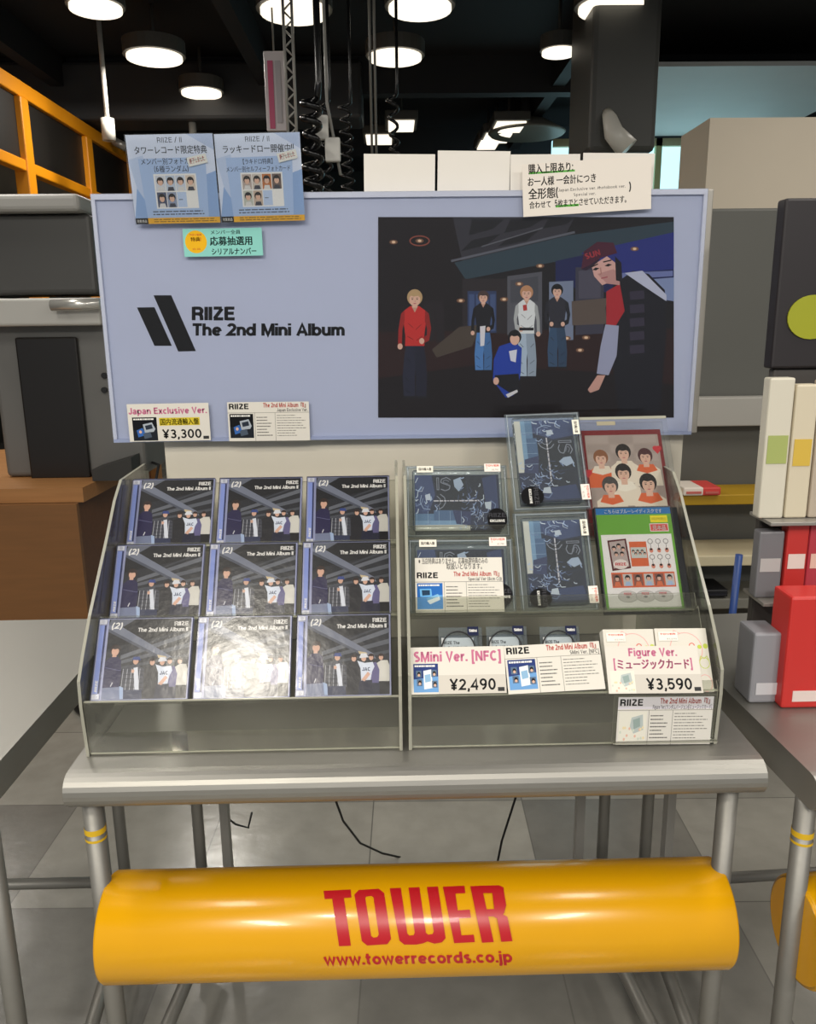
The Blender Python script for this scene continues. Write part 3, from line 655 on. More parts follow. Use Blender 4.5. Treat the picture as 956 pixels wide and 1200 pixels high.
# ================================================================== BACK PANEL AND POSTER BOARD
BYF = 1.46
a, b = onY(192, 518, 1.485), onY(800, 520, 1.485)
bp = empty('back_panel', (.05, 1.49, .82), 'cream panel standing on the table behind the acrylic stands', 'panel'); O = bp.location
MB().box(a.x, b.x, 1.484, 1.494, .8205, 1.42, M('#ddd6c6', .5, noise=.02), .002).build('panel_sheet', bp, origin=O)
for x in (a.x+.012, b.x-.03):
    MB().tube([(x, 1.507, .8205), (x, 1.507, 1.56)], .0125, STEEL2, 14).build('upright_post', bp, origin=O)
BX0, BX1, BZ0, BZ1 = -.5005, .541, 1.2150, 1.6345
bd = empty('poster_board', (.02, 1.465, BZ0), 'wide pale blue album poster board with a dark group photo on its right half', 'poster board'); O = bd.location
PB = M('#b7c0d6', .5, noise=.015, nscale=4)
def on_board(dy): return lambda x, y, l: onY(x, y, BYF-dy-l)
mb = MB().box(BX0, BX1, BYF, BYF+.008, BZ0, BZ1, PB, .0015)
a = Art(); K = M('#0a0a0c', .5, spec=.1)
a.poly([(179.8, 346), (200.7, 346), (229.6, 411.5), (208.8, 412)], K); a.poly([(160.4, 360.3), (181, 360), (201.4, 405.3), (181, 405.3)], K)
a.text('RIIZE', 225, 375.3, 15.8, K, w=50, bold=.07, space=.06)
a.text('The 2nd Mini Album', 225.6, 393.4, 14.4, K, w=178, bold=.07, space=.05)
a.put(mb, on_board(0)); mb.build('printed_panel', bd, origin=O)
# printed group photo
mb = MB(); a = Art()
q = lambda x, y: (440+x/2.6556, 240+y/2.6538)
class PArt(Art): pass
C_ = lambda h: M(h, .5, spec=.12)
w0, w1, w2 = C_('#19171a'), C_('#242125'), C_('#2c3844')
a.rect(8, 38, 928, 662, w0)
a.rect(8, 38, 270, 400, C_('#1a1517')); a.poly([(8, 395), (928, 385), (928, 662), (8, 662)], C_('#2a1716'))
a.poly([(8, 540), (300, 500), (700, 520), (928, 560), (928, 662), (8, 662)], C_('#181214'))
a.poly([(240, 38), (620, 38), (590, 95), (270, 175)], C_('#33333a'))
for P in ([(300, 45), (400, 45), (365, 75), (290, 95)], [(420, 45), (520, 45), (480, 70), (400, 88)], [(300, 110), (390, 90), (345, 125), (265, 145)], [(420, 98), (510, 78), (470, 112), (380, 130)], [(540, 42), (620, 40), (590, 62), (520, 74)]): a.poly(P, C_('#1c1c20'))
a.line([(235, 175), (620, 85)], 7, C_('#5d6069')); a.line([(330, 130), (520, 72)], 4, C_('#5a5c63'))
a.poly([(245, 180), (600, 95), (928, 52), (928, 95), (620, 165), (280, 232)], C_('#2f414b'))
a.poly([(560, 175), (928, 95), (928, 300), (700, 270), (560, 250)], C_('#1b2250')); a.poly([(640, 150), (928, 85), (928, 200), (740, 215)], C_('#26307a'))
a.poly([(700, 215), (925, 205), (925, 222), (760, 232)], C_('#6b77a8'))
a.poly([(540, 240), (615, 236), (615, 420), (540, 425)], C_('#76839a')); a.poly([(850, 232), (928, 226), (928, 300), (870, 290)], C_('#7f8fb4'))
a.rect(270, 230, 412, 400, C_('#2a2527')); a.rect(286, 268, 376, 398, C_('#2f3d5e'))
for k in range(4): a.rect(291+k*22, 278, 307+k*22, 392, C_('#43557c'))
a.poly([(410, 222), (518, 208), (518, 402), (410, 405)], C_('#54565d')); a.poly([(420, 235), (506, 222), (506, 300), (420, 305)], C_('#474950'))
a.poly([(622, 195), (710, 190), (710, 400), (622, 405)], C_('#3a3a48')); a.poly([(632, 205), (700, 200), (700, 290), (632, 292)], C_('#4b4a58'))
for (x, y) in ((137, 112), (265, 298), (400, 294), (447, 246), (512, 190), (806, 137), (595, 415), (655, 413), (636, 452), (56, 116)):
    a.ell(x, y, 13, 7, C_('#7b5a45'), 12); a.ell(x, y, 6, 4, C_('#e8c8a4'), 10)
a.oval_ring(137, 112, 32, 17, 4, C_('#8a4a3c'))
for (x, w) in ((150, 32), (185, 26)):
    a.poly([(x, 300), (x+w, 296), (x+w+4, 420), (x+4, 430)], C_('#221d20'))
a.poly([(175, 450), (260, 380), (330, 372), (300, 440), (190, 475)], C_('#4a4138')); a.poly([(610, 300), (720, 290), (720, 370), (612, 375)], C_('#5b5048'))
person_print(a, 335, 270, 250, C_('#4a3c38'), '#1b1b20', '#4e7fb8', .30, pose=2)
a.poly([(325, 378), (342, 376), (338, 438), (326, 440)], C_('#d8d9dc'))
person_print(a, 470, 255, 285, C_('#b98a64'), '#d8dedd', '#a9bccb', .29, pose=1)
a.rect(447, 382, 492, 391, C_('#222226')); a.poly([(458, 312), (470, 310), (472, 328), (460, 330)], C_('#b23d3a'))
person_print(a, 565, 250, 260, C_('#131316'), '#2c2d36', '#36506c', .32, pose=3)
person_print(a, 122, 268, 335, C_('#b89c70'), '#c2302c', '#232638', .31, pose=2)
# crouching figure
a.poly([(385, 440), (430, 425), (455, 445), (452, 520), (440, 590), (405, 600), (365, 545), (368, 480)], C_('#1f3fa0'))
a.poly([(415, 455), (440, 450), (436, 490), (420, 485)], C_('#d4d8e0')); a.poly([(370, 530), (445, 525), (450, 570), (440, 600), (380, 560)], C_('#16161c'))
face_print(a, 433, 415, 20, C_('#17171a')); a.ell(375, 548, 9, 12, SKIN, 10); a.poly([(405, 590), (440, 575), (443, 582), (412, 600)], C_('#dcdcdc'))
# large leaning figure on the right
a.poly([(740, 250), (800, 205), (850, 215), (900, 265), (905, 400), (885, 640), (760, 655), (725, 420), (715, 320)], C_('#17171f'))
a.poly([(718, 270), (760, 245), (775, 330), (745, 380), (718, 376)], C_('#a82830')); a.poly([(775, 212), (830, 205), (905, 280), (905, 300), (830, 250)], C_('#b9bfd2'))
a.poly([(715, 372), (757, 376), (750, 470), (725, 530), (688, 525), (700, 440)], C_('#9aa0b8')); a.poly([(690, 530), (715, 530), (695, 575), (668, 585), (660, 575)], C_('#c79b8c'))
for k in range(5): a.poly([(790, 270+k*42), (835, 266+k*42), (837, 292+k*42), (792, 296+k*42)], C_('#343040')); 
a.poly([(672, 190), (720, 160), (752, 185), (745, 235), (705, 250), (680, 222)], C_('#d2a79c'))
a.poly([(690, 215), (720, 245), (760, 250), (760, 215), (740, 200)], C_('#b98c86'))
a.poly([(640, 200), (648, 145), (690, 115), (740, 118), (752, 150), (700, 165), (665, 190)], C_('#4a1c30')); a.poly([(640, 200), (665, 188), (700, 165), (690, 180), (655, 205)], C_('#2a1a2e'))
a.text('SUN', 655, 170, 18, C_('#a0343c'), w=48, bold=.05, ang=-.3)
a.poly([(674, 203), (684, 195), (697, 197), (686, 204)], INK); a.poly([(712, 190), (724, 183), (736, 186), (724, 192)], INK); a.line([(670, 194), (692, 184)], 4, HAIR); a.line([(708, 178), (734, 172)], 4, HAIR); a.line([(700, 195), (702, 215), (697, 217)], 3, C_('#a8786c')); a.line([(702, 229), (722, 224)], 4, C_('#a2565c'))
a.poly([(745, 160), (765, 180), (768, 240), (748, 235)], C_('#1a1620'))
fn = lambda x, y, l: onY(*q(x, y), BYF-.0006-l)
a.put(mb, fn); mb.build('group_photo_print', bd, origin=O)
mb = MB().box(BX0, BX1, BYF-.0075, BYF-.006, BZ0, BZ1, COVER)
mb.build('clear_cover', bd, origin=O)
EDG = M('#d3d9e6', .35)
mb = MB().box(BX0, BX1, BYF-.0055, BYF-.0005, BZ1-.009, BZ1, EDG).box(BX0, BX1, BYF-.0055, BYF-.0005, BZ0, BZ0+.006, M('#a9b5d2', .35))
mb.box(BX0, BX0+.006, BYF-.0055, BYF-.0005, BZ0+.0061, BZ1-.0091, EDG).box(BX1-.006, BX1, BYF-.0055, BYF-.0005, BZ0+.0061, BZ1-.0091, EDG)
mb.build('edge_channel', bd, origin=O)
mb = MB().box(BX1+.001, BX1+.012, BYF-.002, BYF+.02, BZ0+.002, BZ1, M('#a4a098', .4, .3), .002)
mb.build('side_rail', bd, origin=O)

# ------------------------------------------------------------------ cards and papers
def place(px, p, n, up, off=0.):
    """pose of a flat thing whose four corners (tl, tr, br, bl) are measured in the photo and lie on a plane"""
    n = Vector(n).normalized(); p = Vector(p)+n*off
    c = [on(x, y, p, n) for x, y in px]
    w = ((c[1]-c[0]).length+(c[2]-c[3]).length)/2; h = ((c[3]-c[0]).length+(c[2]-c[1]).length)/2
    r = (c[1]-c[0])+(c[2]-c[3]); r = (r-n*r.dot(n)).normalized(); u = n.cross(r)
    o = sum(c, Vector())/4
    return Matrix(((r.x, u.x, n.x, o.x), (r.y, u.y, n.y, o.y), (r.z, u.z, n.z, o.z), (0, 0, 0, 1))), w, h
def card(name, px, plane, art, W, H, label, cat, base=PAPER, group=None, off=.0, thick=.0008, root=False, film=True):
    m, w, h = place(px, *plane, off)
    if root:
        r = empty(name, mat=m, label=label, cat=cat, group=group)
        mb = MB().box(-w/2, w/2, -h/2, h/2, -thick, 0, base); art.put(mb, flat(w, h, W, H)); mb.build('printed_sheet', r)
        return r, w, h
    mb = MB().box(-w/2, w/2, -h/2, h/2, -thick, 0, base)
    if art: art.put(mb, flat(w, h, W, H))
    o = mb.build(name, mat=m); tag(o, label, cat, group); return o, w, h
BPL = ((0, BYF-.010, 1.4), (0, -1, 0), (0, 0, 1))
NY = Vector((0, -1, .0))
# blue flyers over the top of the board
def flyer(px, title, sub, subs, label, photos, tilt, swing):
    tilt = -tilt*.5
    n = Vector((0, -1, tilt)).normalized(); pl = ((0, BYF-.013, 1.58), n, (0, 0, 1))
    a = Art(); BG = C_('#d3dcef'); a.rect(0, 0, 230, 220, BG)
    a.poly([(0, 60), (40, 50), (60, 200), (30, 205)], C_('#bccbe6')); a.poly([(230, 90), (200, 100), (170, 205), (230, 205)], C_('#8fadd9')); a.poly([(0, 205), (14, 130), (60, 205)], C_('#8fadd9'))
    a.poly([(26, 58), (206, 56), (200, 206), (34, 206)], C_('#a9c0e4')); a.poly([(160, 0), (230, 0), (230, 40)], C_('#b4c3e0'))
    T = C_('#2a3038')
    a.text('RIIZE / II', 115, 20, 13, T, w=66, align='c'); a.text(title, 115, 45, 17, T, w=194, align='c', bold=.02)
    for (t, y, h, w_) in subs: a.text(t, 112, y, h, T, w=w_, align='c', bold=.012)
    a.rect(62, 96, 176, 182, C_('#eceae6'))
    for i, c in enumerate(photos):
        x, y = 66+(i % 4)*27, 100+(i//4)*41
        if c == 'note': a.rect(x, y, x+25, y+38, C_('#b9cbe8')); a.dashes(x+4, y+18, x+22, y+22, 1, T, .5); continue
        if c is None: continue
        a.rect(x, y, x+25, y+38, C_(c)); face_print(a, x+12.5, y+15, 9, HAIR); a.poly([(x+3, y+38), (x+6, y+28), (x+19, y+28), (x+22, y+38)], C_('#3a3c48' if i % 2 else '#d8d6d4'))
    a.dashes(50, 188, 190, 202, 2, C_('#4a5260'), .4, 5, .9)
    a.rect(0, 205, 34, 220, C_('#17171a')); a.text('対象商品', 17, 215.5, 6.5, WHITE, w=27, align='c')
    a.rect(34, 205, 230, 220, C_('#e9ae28')); a.dashes(50, 208, 222, 219, 2, C_('#8a6a1c'), .45, 9, .95)
    r, w, h = card('bonus_flyer', px, pl, a, 230, 220, label, 'flyer', C_('#c3cfe6'), 'blue bonus flyers over the poster board', root=True)
    s = MB().box(-.016, .016, -.007, .007, .0012, .0022, PAPER); b = Art(); b.text('終了しました', 50, 34, 26, C_('#b3282c'), w=86, align='c', bold=.03)
    b.line([(12, 22), (88, 20)], 2, INK); b.put(s, lambda x, y, l: Vector((x/100*.030-.015, .007-y/50*.014, .0022+l)))
    so = s.build('handwritten_slip', r); so.location = (swing[0]*w, swing[1]*h, 0); so.rotation_euler = (0, 0, .2); so['label'] = 'small white handwritten slip'
    MB().box(-w/2-.001, w/2+.001, -h/2-.001, h/2+.001, .0035, .0038, FILM).build('clear_sleeve', r)
flyer([(145, 158), (250, 156.5), (257, 260.5), (161, 263)], 'タワーレコード限定特典', '', (('メンバー別フォトカード', 71, 14, 160), ('(6種ランダム)', 90, 14, 92)), 'blue flyer nearer the orange rack, clipped over the board top, six portraits',
      ['#cfd3dc', '#bcc8da', '#c8d0de', '#d8c8b8', '#48506c', '#8e9ab4', 'note', None], .24, (.30, .21))
flyer([(251.4, 157), (353, 155), (355.3, 258), (259, 261)], 'ラッキードロー開催中!!', '', (('【ラキドロ特典】', 74, 12, 96), ('メンバー別セルフィーフォトカード', 92, 12, 176)), 'blue flyer nearer the coiled cables, clipped over the board top, lucky draw heading',
      ['#b3a49c', '#c9bfb4', '#b8703c', '#6c5a54', '#b9bcb0', '#c2ae9c', 'note', None], .18, (.34, .24))
# teal card
a = Art(); a.rect(0, 0, 390, 132, C_('#8ed2c8')); a.ell(62, 62, 54, 54, C_('#f0b81e'), 28)
a.text('TOWER', 62, 34, 10, C_('#c8442c'), w=60, align='c', bold=.03); a.text('特典!', 62, 58, 18, C_('#c8442c'), w=52, align='c', bold=.03); a.text('会員', 62, 100, 9, C_('#c8642c'), w=44, align='c')
a.text('メンバー全員', 135, 26, 17, INK, w=150, bold=.02); a.text('応募抽選用', 130, 76, 36, INK, w=214, bold=.04); a.text('シリアルナンバー', 134, 122, 28, INK, w=226, bold=.04)
card('handwritten_card', [(213.4, 268), (307, 267), (307.7, 299), (216.5, 301.4)], BPL, a, 390, 132, 'teal handwritten card with a yellow round sticker under the blue flyers', 'card', C_('#8ed2c8'))
# white handwritten notice
a = Art(); G = C_('#5fb04a')
a.rect(20, 22, 155, 27, G); a.rect(96, 110, 165, 116, G)
a.text('購入上限あり:', 18, 24, 22, INK, w=132, bold=.03); a.text('お一人様 一会計につき', 14, 55, 20, INK, w=205, bold=.03)
a.text('全形態(', 16, 88, 24, INK, w=88, bold=.03); a.text('Japan Exclusive ver. Photobook ver.', 104, 76, 8, INK, w=200); a.text('Special ver.', 150, 90, 8, INK, w=66); a.text(')', 314, 84, 22, INK, bold=.03)
a.text('合わせて', 18, 113, 16, INK, w=66, bold=.03); a.text('5枚までとさせていただきます。', 94, 113, 17, INK, w=222, bold=.03)
card('handwritten_notice', [(614.8, 194.7), (765, 180.3), (761, 247), (610, 252)], ((0, BYF-.012, 1.6), (0, -1, .0), (0, 0, 1)), a, 380, 135, 'white handwritten notice with green underlining over the top edge of the board', 'notice', C_('#ece4da'))
# blank sheets behind
for i, (px, l) in enumerate((([(426, 180), (510, 181), (509, 250), (427, 250)], 'blank white sheet taped behind the board, first from the coiled cables'), ([(512, 176), (597, 177.6), (597, 250), (513, 250)], 'blank sheet behind the board, second from the coiled cables, standing highest'),
               ([(597.5, 181.5), (679.5, 180), (678, 250), (598, 250)], 'blank white sheet mostly hidden behind the handwritten notice at its upper left'), ([(681.5, 178.8), (766, 180), (764, 250), (682, 250)], 'blank white sheet behind the right end of the handwritten notice'))):
    card('blank_sheet', px, ((0, BYF+.0125+.0015*(i % 2), 1.6), (0, -1, 0), (0, 0, 1)), None, 1, 1, l, 'paper sheet', C_('#e9e4dc'), 'blank sheets behind the board')
PK = C_('#c4718f')
def thumb(a, x0, y0, x1, y1, c1, c2, c3, kind=0):
    w, h = x1-x0, y1-y0; f = lambda u, v: (x0+u*w, y0+v*h)
    a.rect(x0, y0, x1, y1, C_(c1)); a.poly([f(0, .55), f(1, .45), f(1, 1), f(0, 1)], C_(c2))
    a.dashes(x0+w*.05, y0+h*.05, x1-w*.05, y0+h*.12, 1, WHITE, .9, 3, .9)
    if kind == 0:
        a.poly([f(.42, .3), f(.8, .22), f(.92, .5), f(.85, .62), f(.48, .66)], C_('#aab2bc')); a.poly([f(.5, .36), f(.78, .3), f(.82, .48), f(.54, .54)], C_('#2c3440'))
        a.poly([f(.15, .55), f(.4, .45), f(.52, .75), f(.2, .85)], C_(c3)); a.poly([f(.4, .7), f(.7, .62), f(.76, .85), f(.45, .92)], C_('#4c5868'))
        a.ell(*f(.3, .62), w*.06, h*.07, SKIN, 8)
    elif kind == 1:
        a.poly([f(.1, .22), f(.55, .22), f(.58, .5), f(.12, .52)], C_('#6fb4e8')); a.poly([f(.18, .27), f(.5, .27), f(.5, .46), f(.2, .48)], C_('#24405c'))
        a.poly([f(.35, .6), f(.8, .42), f(.95, .55), f(.5, .76)], C_('#7fb6dc')); a.poly([f(.38, .68), f(.85, .52), f(.9, .64), f(.5, .82)], C_('#e8eef2'))
    elif kind == 2:
        a.poly([f(.4, .25), f(.72, .2), f(.78, .85), f(.42, .9)], C_('#e4eaee')); a.poly([f(.45, .4), f(.68, .36), f(.7, .62), f(.47, .66)], C_('#8fb6d6'))
        for (u, v) in ((.22, .36), (.25, .66), (.84, .34), (.86, .72)):
            a.rect(x0+(u-.12)*w, y0+(v-.12)*h, x0+(u+.1)*w, y0+(v+.12)*h, C_('#5c7088')); a.ell(*f(u, v), w*.07, h*.08, HAIR, 8); a.ell(*f(u, v+.04), w*.05, h*.05, SKIN, 8)
    else:
        a.rect(x0, y0, x1, y1, C_(c1)); a.poly([f(.45, .2), f(.85, .1), f(.9, .62), f(.55, .75), f(.4, .5)], C_('#b9c2c0')); a.poly([f(.5, .28), f(.75, .2), f(.78, .5), f(.55, .6)], C_('#97a8a4'))
        rnd = random.Random(4)
        for k in range(14): u, v = rnd.random(), .5+.5*rnd.random(); a.ell(x0+u*w, min(y0+v*h, y1-h*.06), w*.04, h*.05, C_(('#e8d8b0', '#e3b8a4', '#cfd6c8')[k % 3]), 8)
CW, CH = 100, 48
def price_card(px, pl, head, price, label, th, jp=None, heads=None, band=True, off=.0):
    a = Art(); a.rect(0, 0, CW, CH, C_('#dfdad0'))
    for (t, x, y, h, w) in heads: a.text(t, x, y, h, PK, w=w, bold=.068)
    if band: a.rect(29 if jp is None else 36, 29, CW, CH, C_('#cfc9bf'))
    if th: thumb(a, *th)
    if jp: a.rect(38, 18, 88, 28, C_('#d9c33a')); a.text(jp, 63, 26.4, 7.2, INK, w=48, align='c', bold=.03)
    a.text(price, 41, 44.5, 11.5, INK, w=48, bold=.035); a.rect(91, 42, 98, 46, C_('#3a3a3a'))
    return card('price_card', px, pl, a, CW, CH, label, 'price card', C_('#dfdad0'), 'price cards', off=off)
price_card([(147.6, 473.8), (244.6, 472), (246.5, 516), (153, 517.7)], BPL, '', '¥3,300', 'white price card reading 3,300 yen with a pink heading on the board', (5, 17, 35, 47, '#15161a', '#20242c', '#3a68b0', 0), '国内流通輸入盤', [('Japan Exclusive Ver.', 1.5, 13, 8.2, 96)], False)
def info_card(px, pl, sub, label, th, tilt=0, note=None, bg='#dfdad0', headc='#b5453c', off=0., headbg=None):
    a = Art(); a.rect(0, 0, 100, 50, C_(bg))
    y0 = 0
    if note:
        for (t, x, y, w) in note: a.text(t, x, y, 5, INK, w=w, bold=.02)
        y0 = 12
    k = (50-y0)/50; Y = lambda y: y0+y*k
    if headbg: a.rect(0, 0, 100, Y(12.5), C_(headbg))
    a.text('RIIZE', 2, Y(9), 7*k, INK, w=24, bold=.06); a.text('The 2nd Mini Album『II』', 99, Y(7), 5.8*k, C_(headc), w=55, align='r', bold=.05)
    a.text(sub, 98.5, Y(12.4), 4.2*k, INK, w=len(sub)*1.9 if len(sub) < 24 else 62, align='r', bold=.02)
    thumb(a, 2, Y(15), 31, Y(46), *th)
    L = C_('#8c8880')
    a.line([(0, Y(13.6)), (100, Y(13.6))], .5, L); a.line([(33, Y(13.6)), (33, 50)], .5, L); a.line([(58, Y(13.6)), (58, 50)], .5, L)
    a.dashes(35, Y(19), 54, Y(46), 7, C_('#5a5854'), .3, 3, .6); a.dashes(60, Y(17), 97, Y(46), 9, C_('#7a7872'), .26, 8, .5)
    return card('information_card', px, pl, a, 100, 50, label, 'information card', C_(bg), 'track list cards', off=off)
info_card([(266.6, 472), (362, 470), (363, 516.6), (268, 516.6)], BPL, 'Japan Exclusive Ver.', 'white track list card on the board beside the 3,300 yen price card', ('#15161a', '#20242c', '#3a68b0', 0))

# ================================================================== ACRYLIC STANDS
LV = Vector((0, .558, .8295)).normalized(); NV = Vector((0, -LV.z, LV.y))
T = [Vector((0, 1.067, .900)), Vector((0, 1.172, .983)), Vector((0, 1.277, 1.068))]
def T2(k, l, n): v = T[k]+LV*l+NV*n; return (v.y, v.z)
PROFILE = [(1.056, .8205), (1.050, .90), (1.052, .938), (1.075, .968), (1.115, 1.012), (1.165, 1.058), (1.215, 1.104), (1.262, 1.15), (1.300, 1.176), (1.43, 1.18), (1.445, 1.165), (1.445, .8205)]
def stand(x0, x1, label, lips):
    r = empty('acrylic_stand', ((x0+x1)/2, 1.06, .8205), label, 'display stand', 'stepped acrylic display stands'); O = r.location
    for x in (x0, x1-.0045): MB().prism(PROFILE, x, x+.0045, 'x', ACR, ACRE).build('side_panel', r, origin=O)
    a, b = x0+.0047, x1-.0047
    back = .1105
    for k in range(3):
        ln = []
        if k == 0: ln = [(1.0605, .823), T2(0, -.002, .0125)] if not lips else [(1.0605, .823), T2(0, -.002, .0125), T2(0, .012, .0125)]
        if k == 0:
            MB().sheet(ln, a, b, .003, ACR, ACRE).build('front_panel', r, origin=O)
        fl = [T2(k, -.0015, .0105), T2(k, -.0015, -.014)]
        if lips and k: fl = [T2(k, .022, .020), T2(k, -.0015, .020)]+fl[1:]
        top = T2(k, .1259, -.014) if k < 2 else T2(k, .118, -.014)
        ln = fl+[top]
        if k < 2: ln.append(T2(k+1, -.0015, .0105))
        MB().sheet(ln, a, b, .003, ACR, ACRE).build('step', r, origin=O)
    MB().sheet([(1.062, .8222), (1.12, .8222)], a, b, .003, ACR, ACRE).build('base_strip', r, origin=O)
    return r
XL0, XL1, XR0, XR1 = -.4445, .0068, .0158, .4608
stand(XL0, XL1, 'clear acrylic three step stand holding nine album cases', False)
stand(XR0, XR1, 'clear acrylic three step stand holding blister packs and price cards', True)
def tier(k): return (T[k], NV, LV)

# ================================================================== ALBUM CASES
CWD, CHT, CTH = .1395, .121, .0102
case = empty('album_case'); HB = M('#7f90cc', .35)
SIDEM = M('#9aa0c4', .35); NUB = M('#d9dbe2', .25)
w, h, t = CWD, CHT, CTH
MB().box(-w/2+.001, w/2-.001, -h/2+.001, h/2-.001, -t+.0005, -.0030, SIDEM, .0008).build('disc_tray', case)
cx0, cx1 = -w/2+.0165, w/2-.0035; cy0, cy1 = -h/2+.0025, h/2-.0025
mb = MB().box(cx0, cx1, cy0, cy1, -.0028, -.0014, C_('#202024'))
a = Art()
a.rect(0, 0, 100, 100, C_('#26272b'))
a.poly([(0, 38), (100, 15), (100, 60), (0, 66)], C_('#303238'))
for P, c in (([(18, 46), (100, 17), (100, 23), (18, 51)], '#6d7179'), ([(14, 54), (100, 31), (100, 37), (14, 58)], '#62666e'), ([(10, 62), (100, 45), (100, 49), (10, 65)], '#50545b'), ([(40, 34), (100, 10), (100, 12.5), (42, 36)], '#43464d'), ([(2, 0), (33, 0), (12, 13), (0, 8)], '#6b707c'),
             ([(0, 8), (13, 8), (80, 49), (84, 56), (70, 52), (0, 13)], '#7e8493'), ([(0, 12), (70, 50), (68, 52), (0, 16)], '#565b68'), ([(62, 46), (72, 48), (74, 50), (64, 50)], '#d7c39a')): a.poly(P, C_(c))
a.rect(0, 84, 100, 100, C_('#1d1d22'))
a.text('(2)', 3, 12.2, 8, WHITE, w=13, bold=.05, shear=.2)
a.text('RIIZE', 97, 9.3, 5.4, WHITE, w=17, align='r', bold=.06, space=.05); a.text('The 2nd Mini Album II', 97, 16.6, 5.2, WHITE, w=61, align='r', bold=.06, space=.04)
# people on the cover
a.poly([(0, 70), (100, 62), (100, 86), (0, 88)], C_('#33353b'))
a.poly([(84, 62), (90, 58), (98, 58), (100, 64), (100, 86), (86, 86)], C_('#d8d6cc')); face_print(a, 90, 54, 3.6, C_('#3a2c29')); a.rect(87, 84, 100, 100, C_('#141418'))
a.poly([(76, 62), (84, 60), (88, 70), (87, 88), (74, 88)], C_('#6a6690')); face_print(a, 78, 54, 3.6, C_('#3a2c29')); a.poly([(72, 86), (88, 86), (88, 100), (72, 100)], C_('#23263c'))
a.poly([(49, 62), (57, 59), (66, 64), (68, 92), (64, 100), (48, 100)], C_('#26262c')); face_print(a, 57, 55, 3.9, C_('#3a2c29'))
a.poly([(61, 58), (70, 61), (80, 60), (82, 66), (79, 72), (77, 84), (66, 84), (65, 68)], C_('#dde4ee')); a.text('JAC', 67, 71, 4.5, C_('#3a4660'), w=10, bold=.06); a.poly([(64, 83), (79, 82), (80, 100), (62, 100)], C_('#20223a'))
face_print(a, 69, 55, 4, C_('#3a2c29')); a.poly([(64, 53), (66, 49), (72, 49), (74, 53), (76, 54), (64, 55)], C_('#dfe2e6')); a.poly([(66, 82), (74, 72), (77, 75), (70, 84)], SKIN)
a.poly([(22, 64), (32, 59), (40, 59), (48, 64), (49, 90), (22, 90)], C_('#4a4c56'))
for k in range(5): a.line([(23+k*5, 63), (22+k*5.2, 90)], .8, C_('#b9bbc2')); a.line([(23, 65+k*5), (48, 66+k*5)], .7, C_('#24262e'))
a.poly([(35, 62), (40, 61), (44, 90), (39, 91)], C_('#dfe3ea')); a.poly([(24, 89), (47, 89), (48, 100), (24, 100)], C_('#343b58')); face_print(a, 37, 53, 4.4, C_('#3a2c29')); a.poly([(32.5, 52), (34, 48), (41, 48), (42, 51), (43, 52.5)], C_('#3d4f8e')); a.ell(34.5, 66, 2, 2.4, SKIN, 8)
a.poly([(0, 54), (6, 48), (14, 47), (19, 52), (21, 70), (20, 87), (0, 88)], C_('#2b2750')); a.line([(1, 61), (19, 65), (20, 64)], .7, C_('#6d6d94')); a.poly([(9, 84), (11, 79), (12, 80), (10, 85)], C_('#d8d8dc'))
a.poly([(0, 86), (20, 85), (22, 100), (0, 100)], C_('#7d86a0')); a.poly([(20, 84), (25, 86), (26, 100), (22, 100)], C_('#a9bcd8')); face_print(a, 11, 40, 6, C_('#3a2c29')); a.rect(8, 44, 13, 48, SKIN)
pf = flat(cx1-cx0, cy1-cy0, 100, 100, -.0014)
ox, oy = (cx0+cx1)/2, (cy0+cy1)/2
a.put(mb, lambda x, y, l: pf(x, y, l)+Vector((ox, oy, 0)), dz=1.5e-5); mb.build('cover_booklet', case)
mb = MB().box(-w/2+.0035, -w/2+.0125, -h/2+.011, h/2-.011, -.0026, -.0016, HB); a = Art()
a.rect(0, 0, 9, 99, C_('#8fa0da')); a.rect(6.8, 0, 9, 99, C_('#2f3558')); a.text('RIIZE', 5.6, 97, 3.6, WHITE, w=16, bold=.07, ang=-pi/2, shear=.2)
pf2 = flat(.009, h-.022, 9, 99, -.0016); a.put(mb, lambda x, y, l: pf2(x, y, l)+Vector((-w/2+.008, 0, 0)))
sp_ = mb.build('spine_strip', case); sp_['label'] = 'blue spine strip'
mb = MB()
for s in (-1, 1): mb.box(-w/2+.0022, -w/2+.0135, s*(h/2-.0062)-.0036, s*(h/2-.0062)+.0036, -.0028, -.0012, NUB, .001); mb.tube([(-w/2+.008, s*(h/2-.006), -.0012), (-w/2+.008, s*(h/2-.006), -.0008)], .0026, M('#b7bac4', .3), 12)
mb.build('hinge_lug', case)
MB().box(-w/2, w/2, -h/2, h/2, -t, 0, LID, .0012, edge=CEDGE).build('clear_lid', case)
rowname = ('bottom', 'middle', 'top'); colname = ('against the outer side panel', 'in the centre column', 'nearest the blister packs')
xs0 = (-.4375, -.4382, -.4385); pitch = (.1455, .1462, .1460)
extra = {(0, 1): 'album case in the bottom row, centre column, washed out by a bright lamp glare', (1, 1): 'album case in the middle row, centre column, with glare along its lower right'}
first = True
for k in range(3):
    for j in range(3):
        o = case if first else clone(case); first = False
        c = T[k]+LV*(CHT/2+.0008)+Vector((xs0[k]+CWD/2+j*pitch[k], 0, 0))
        m = Matrix(((1, 0, 0, c.x), (0, LV.y, NV.y, c.y), (0, LV.z, NV.z, c.z), (0, 0, 0, 1))); o.matrix_world = m
        tag(o, extra.get((k, j), 'album case in the %s row of the stand, %s' % (rowname[k], colname[j])), 'CD case', 'album cases in the acrylic stand')

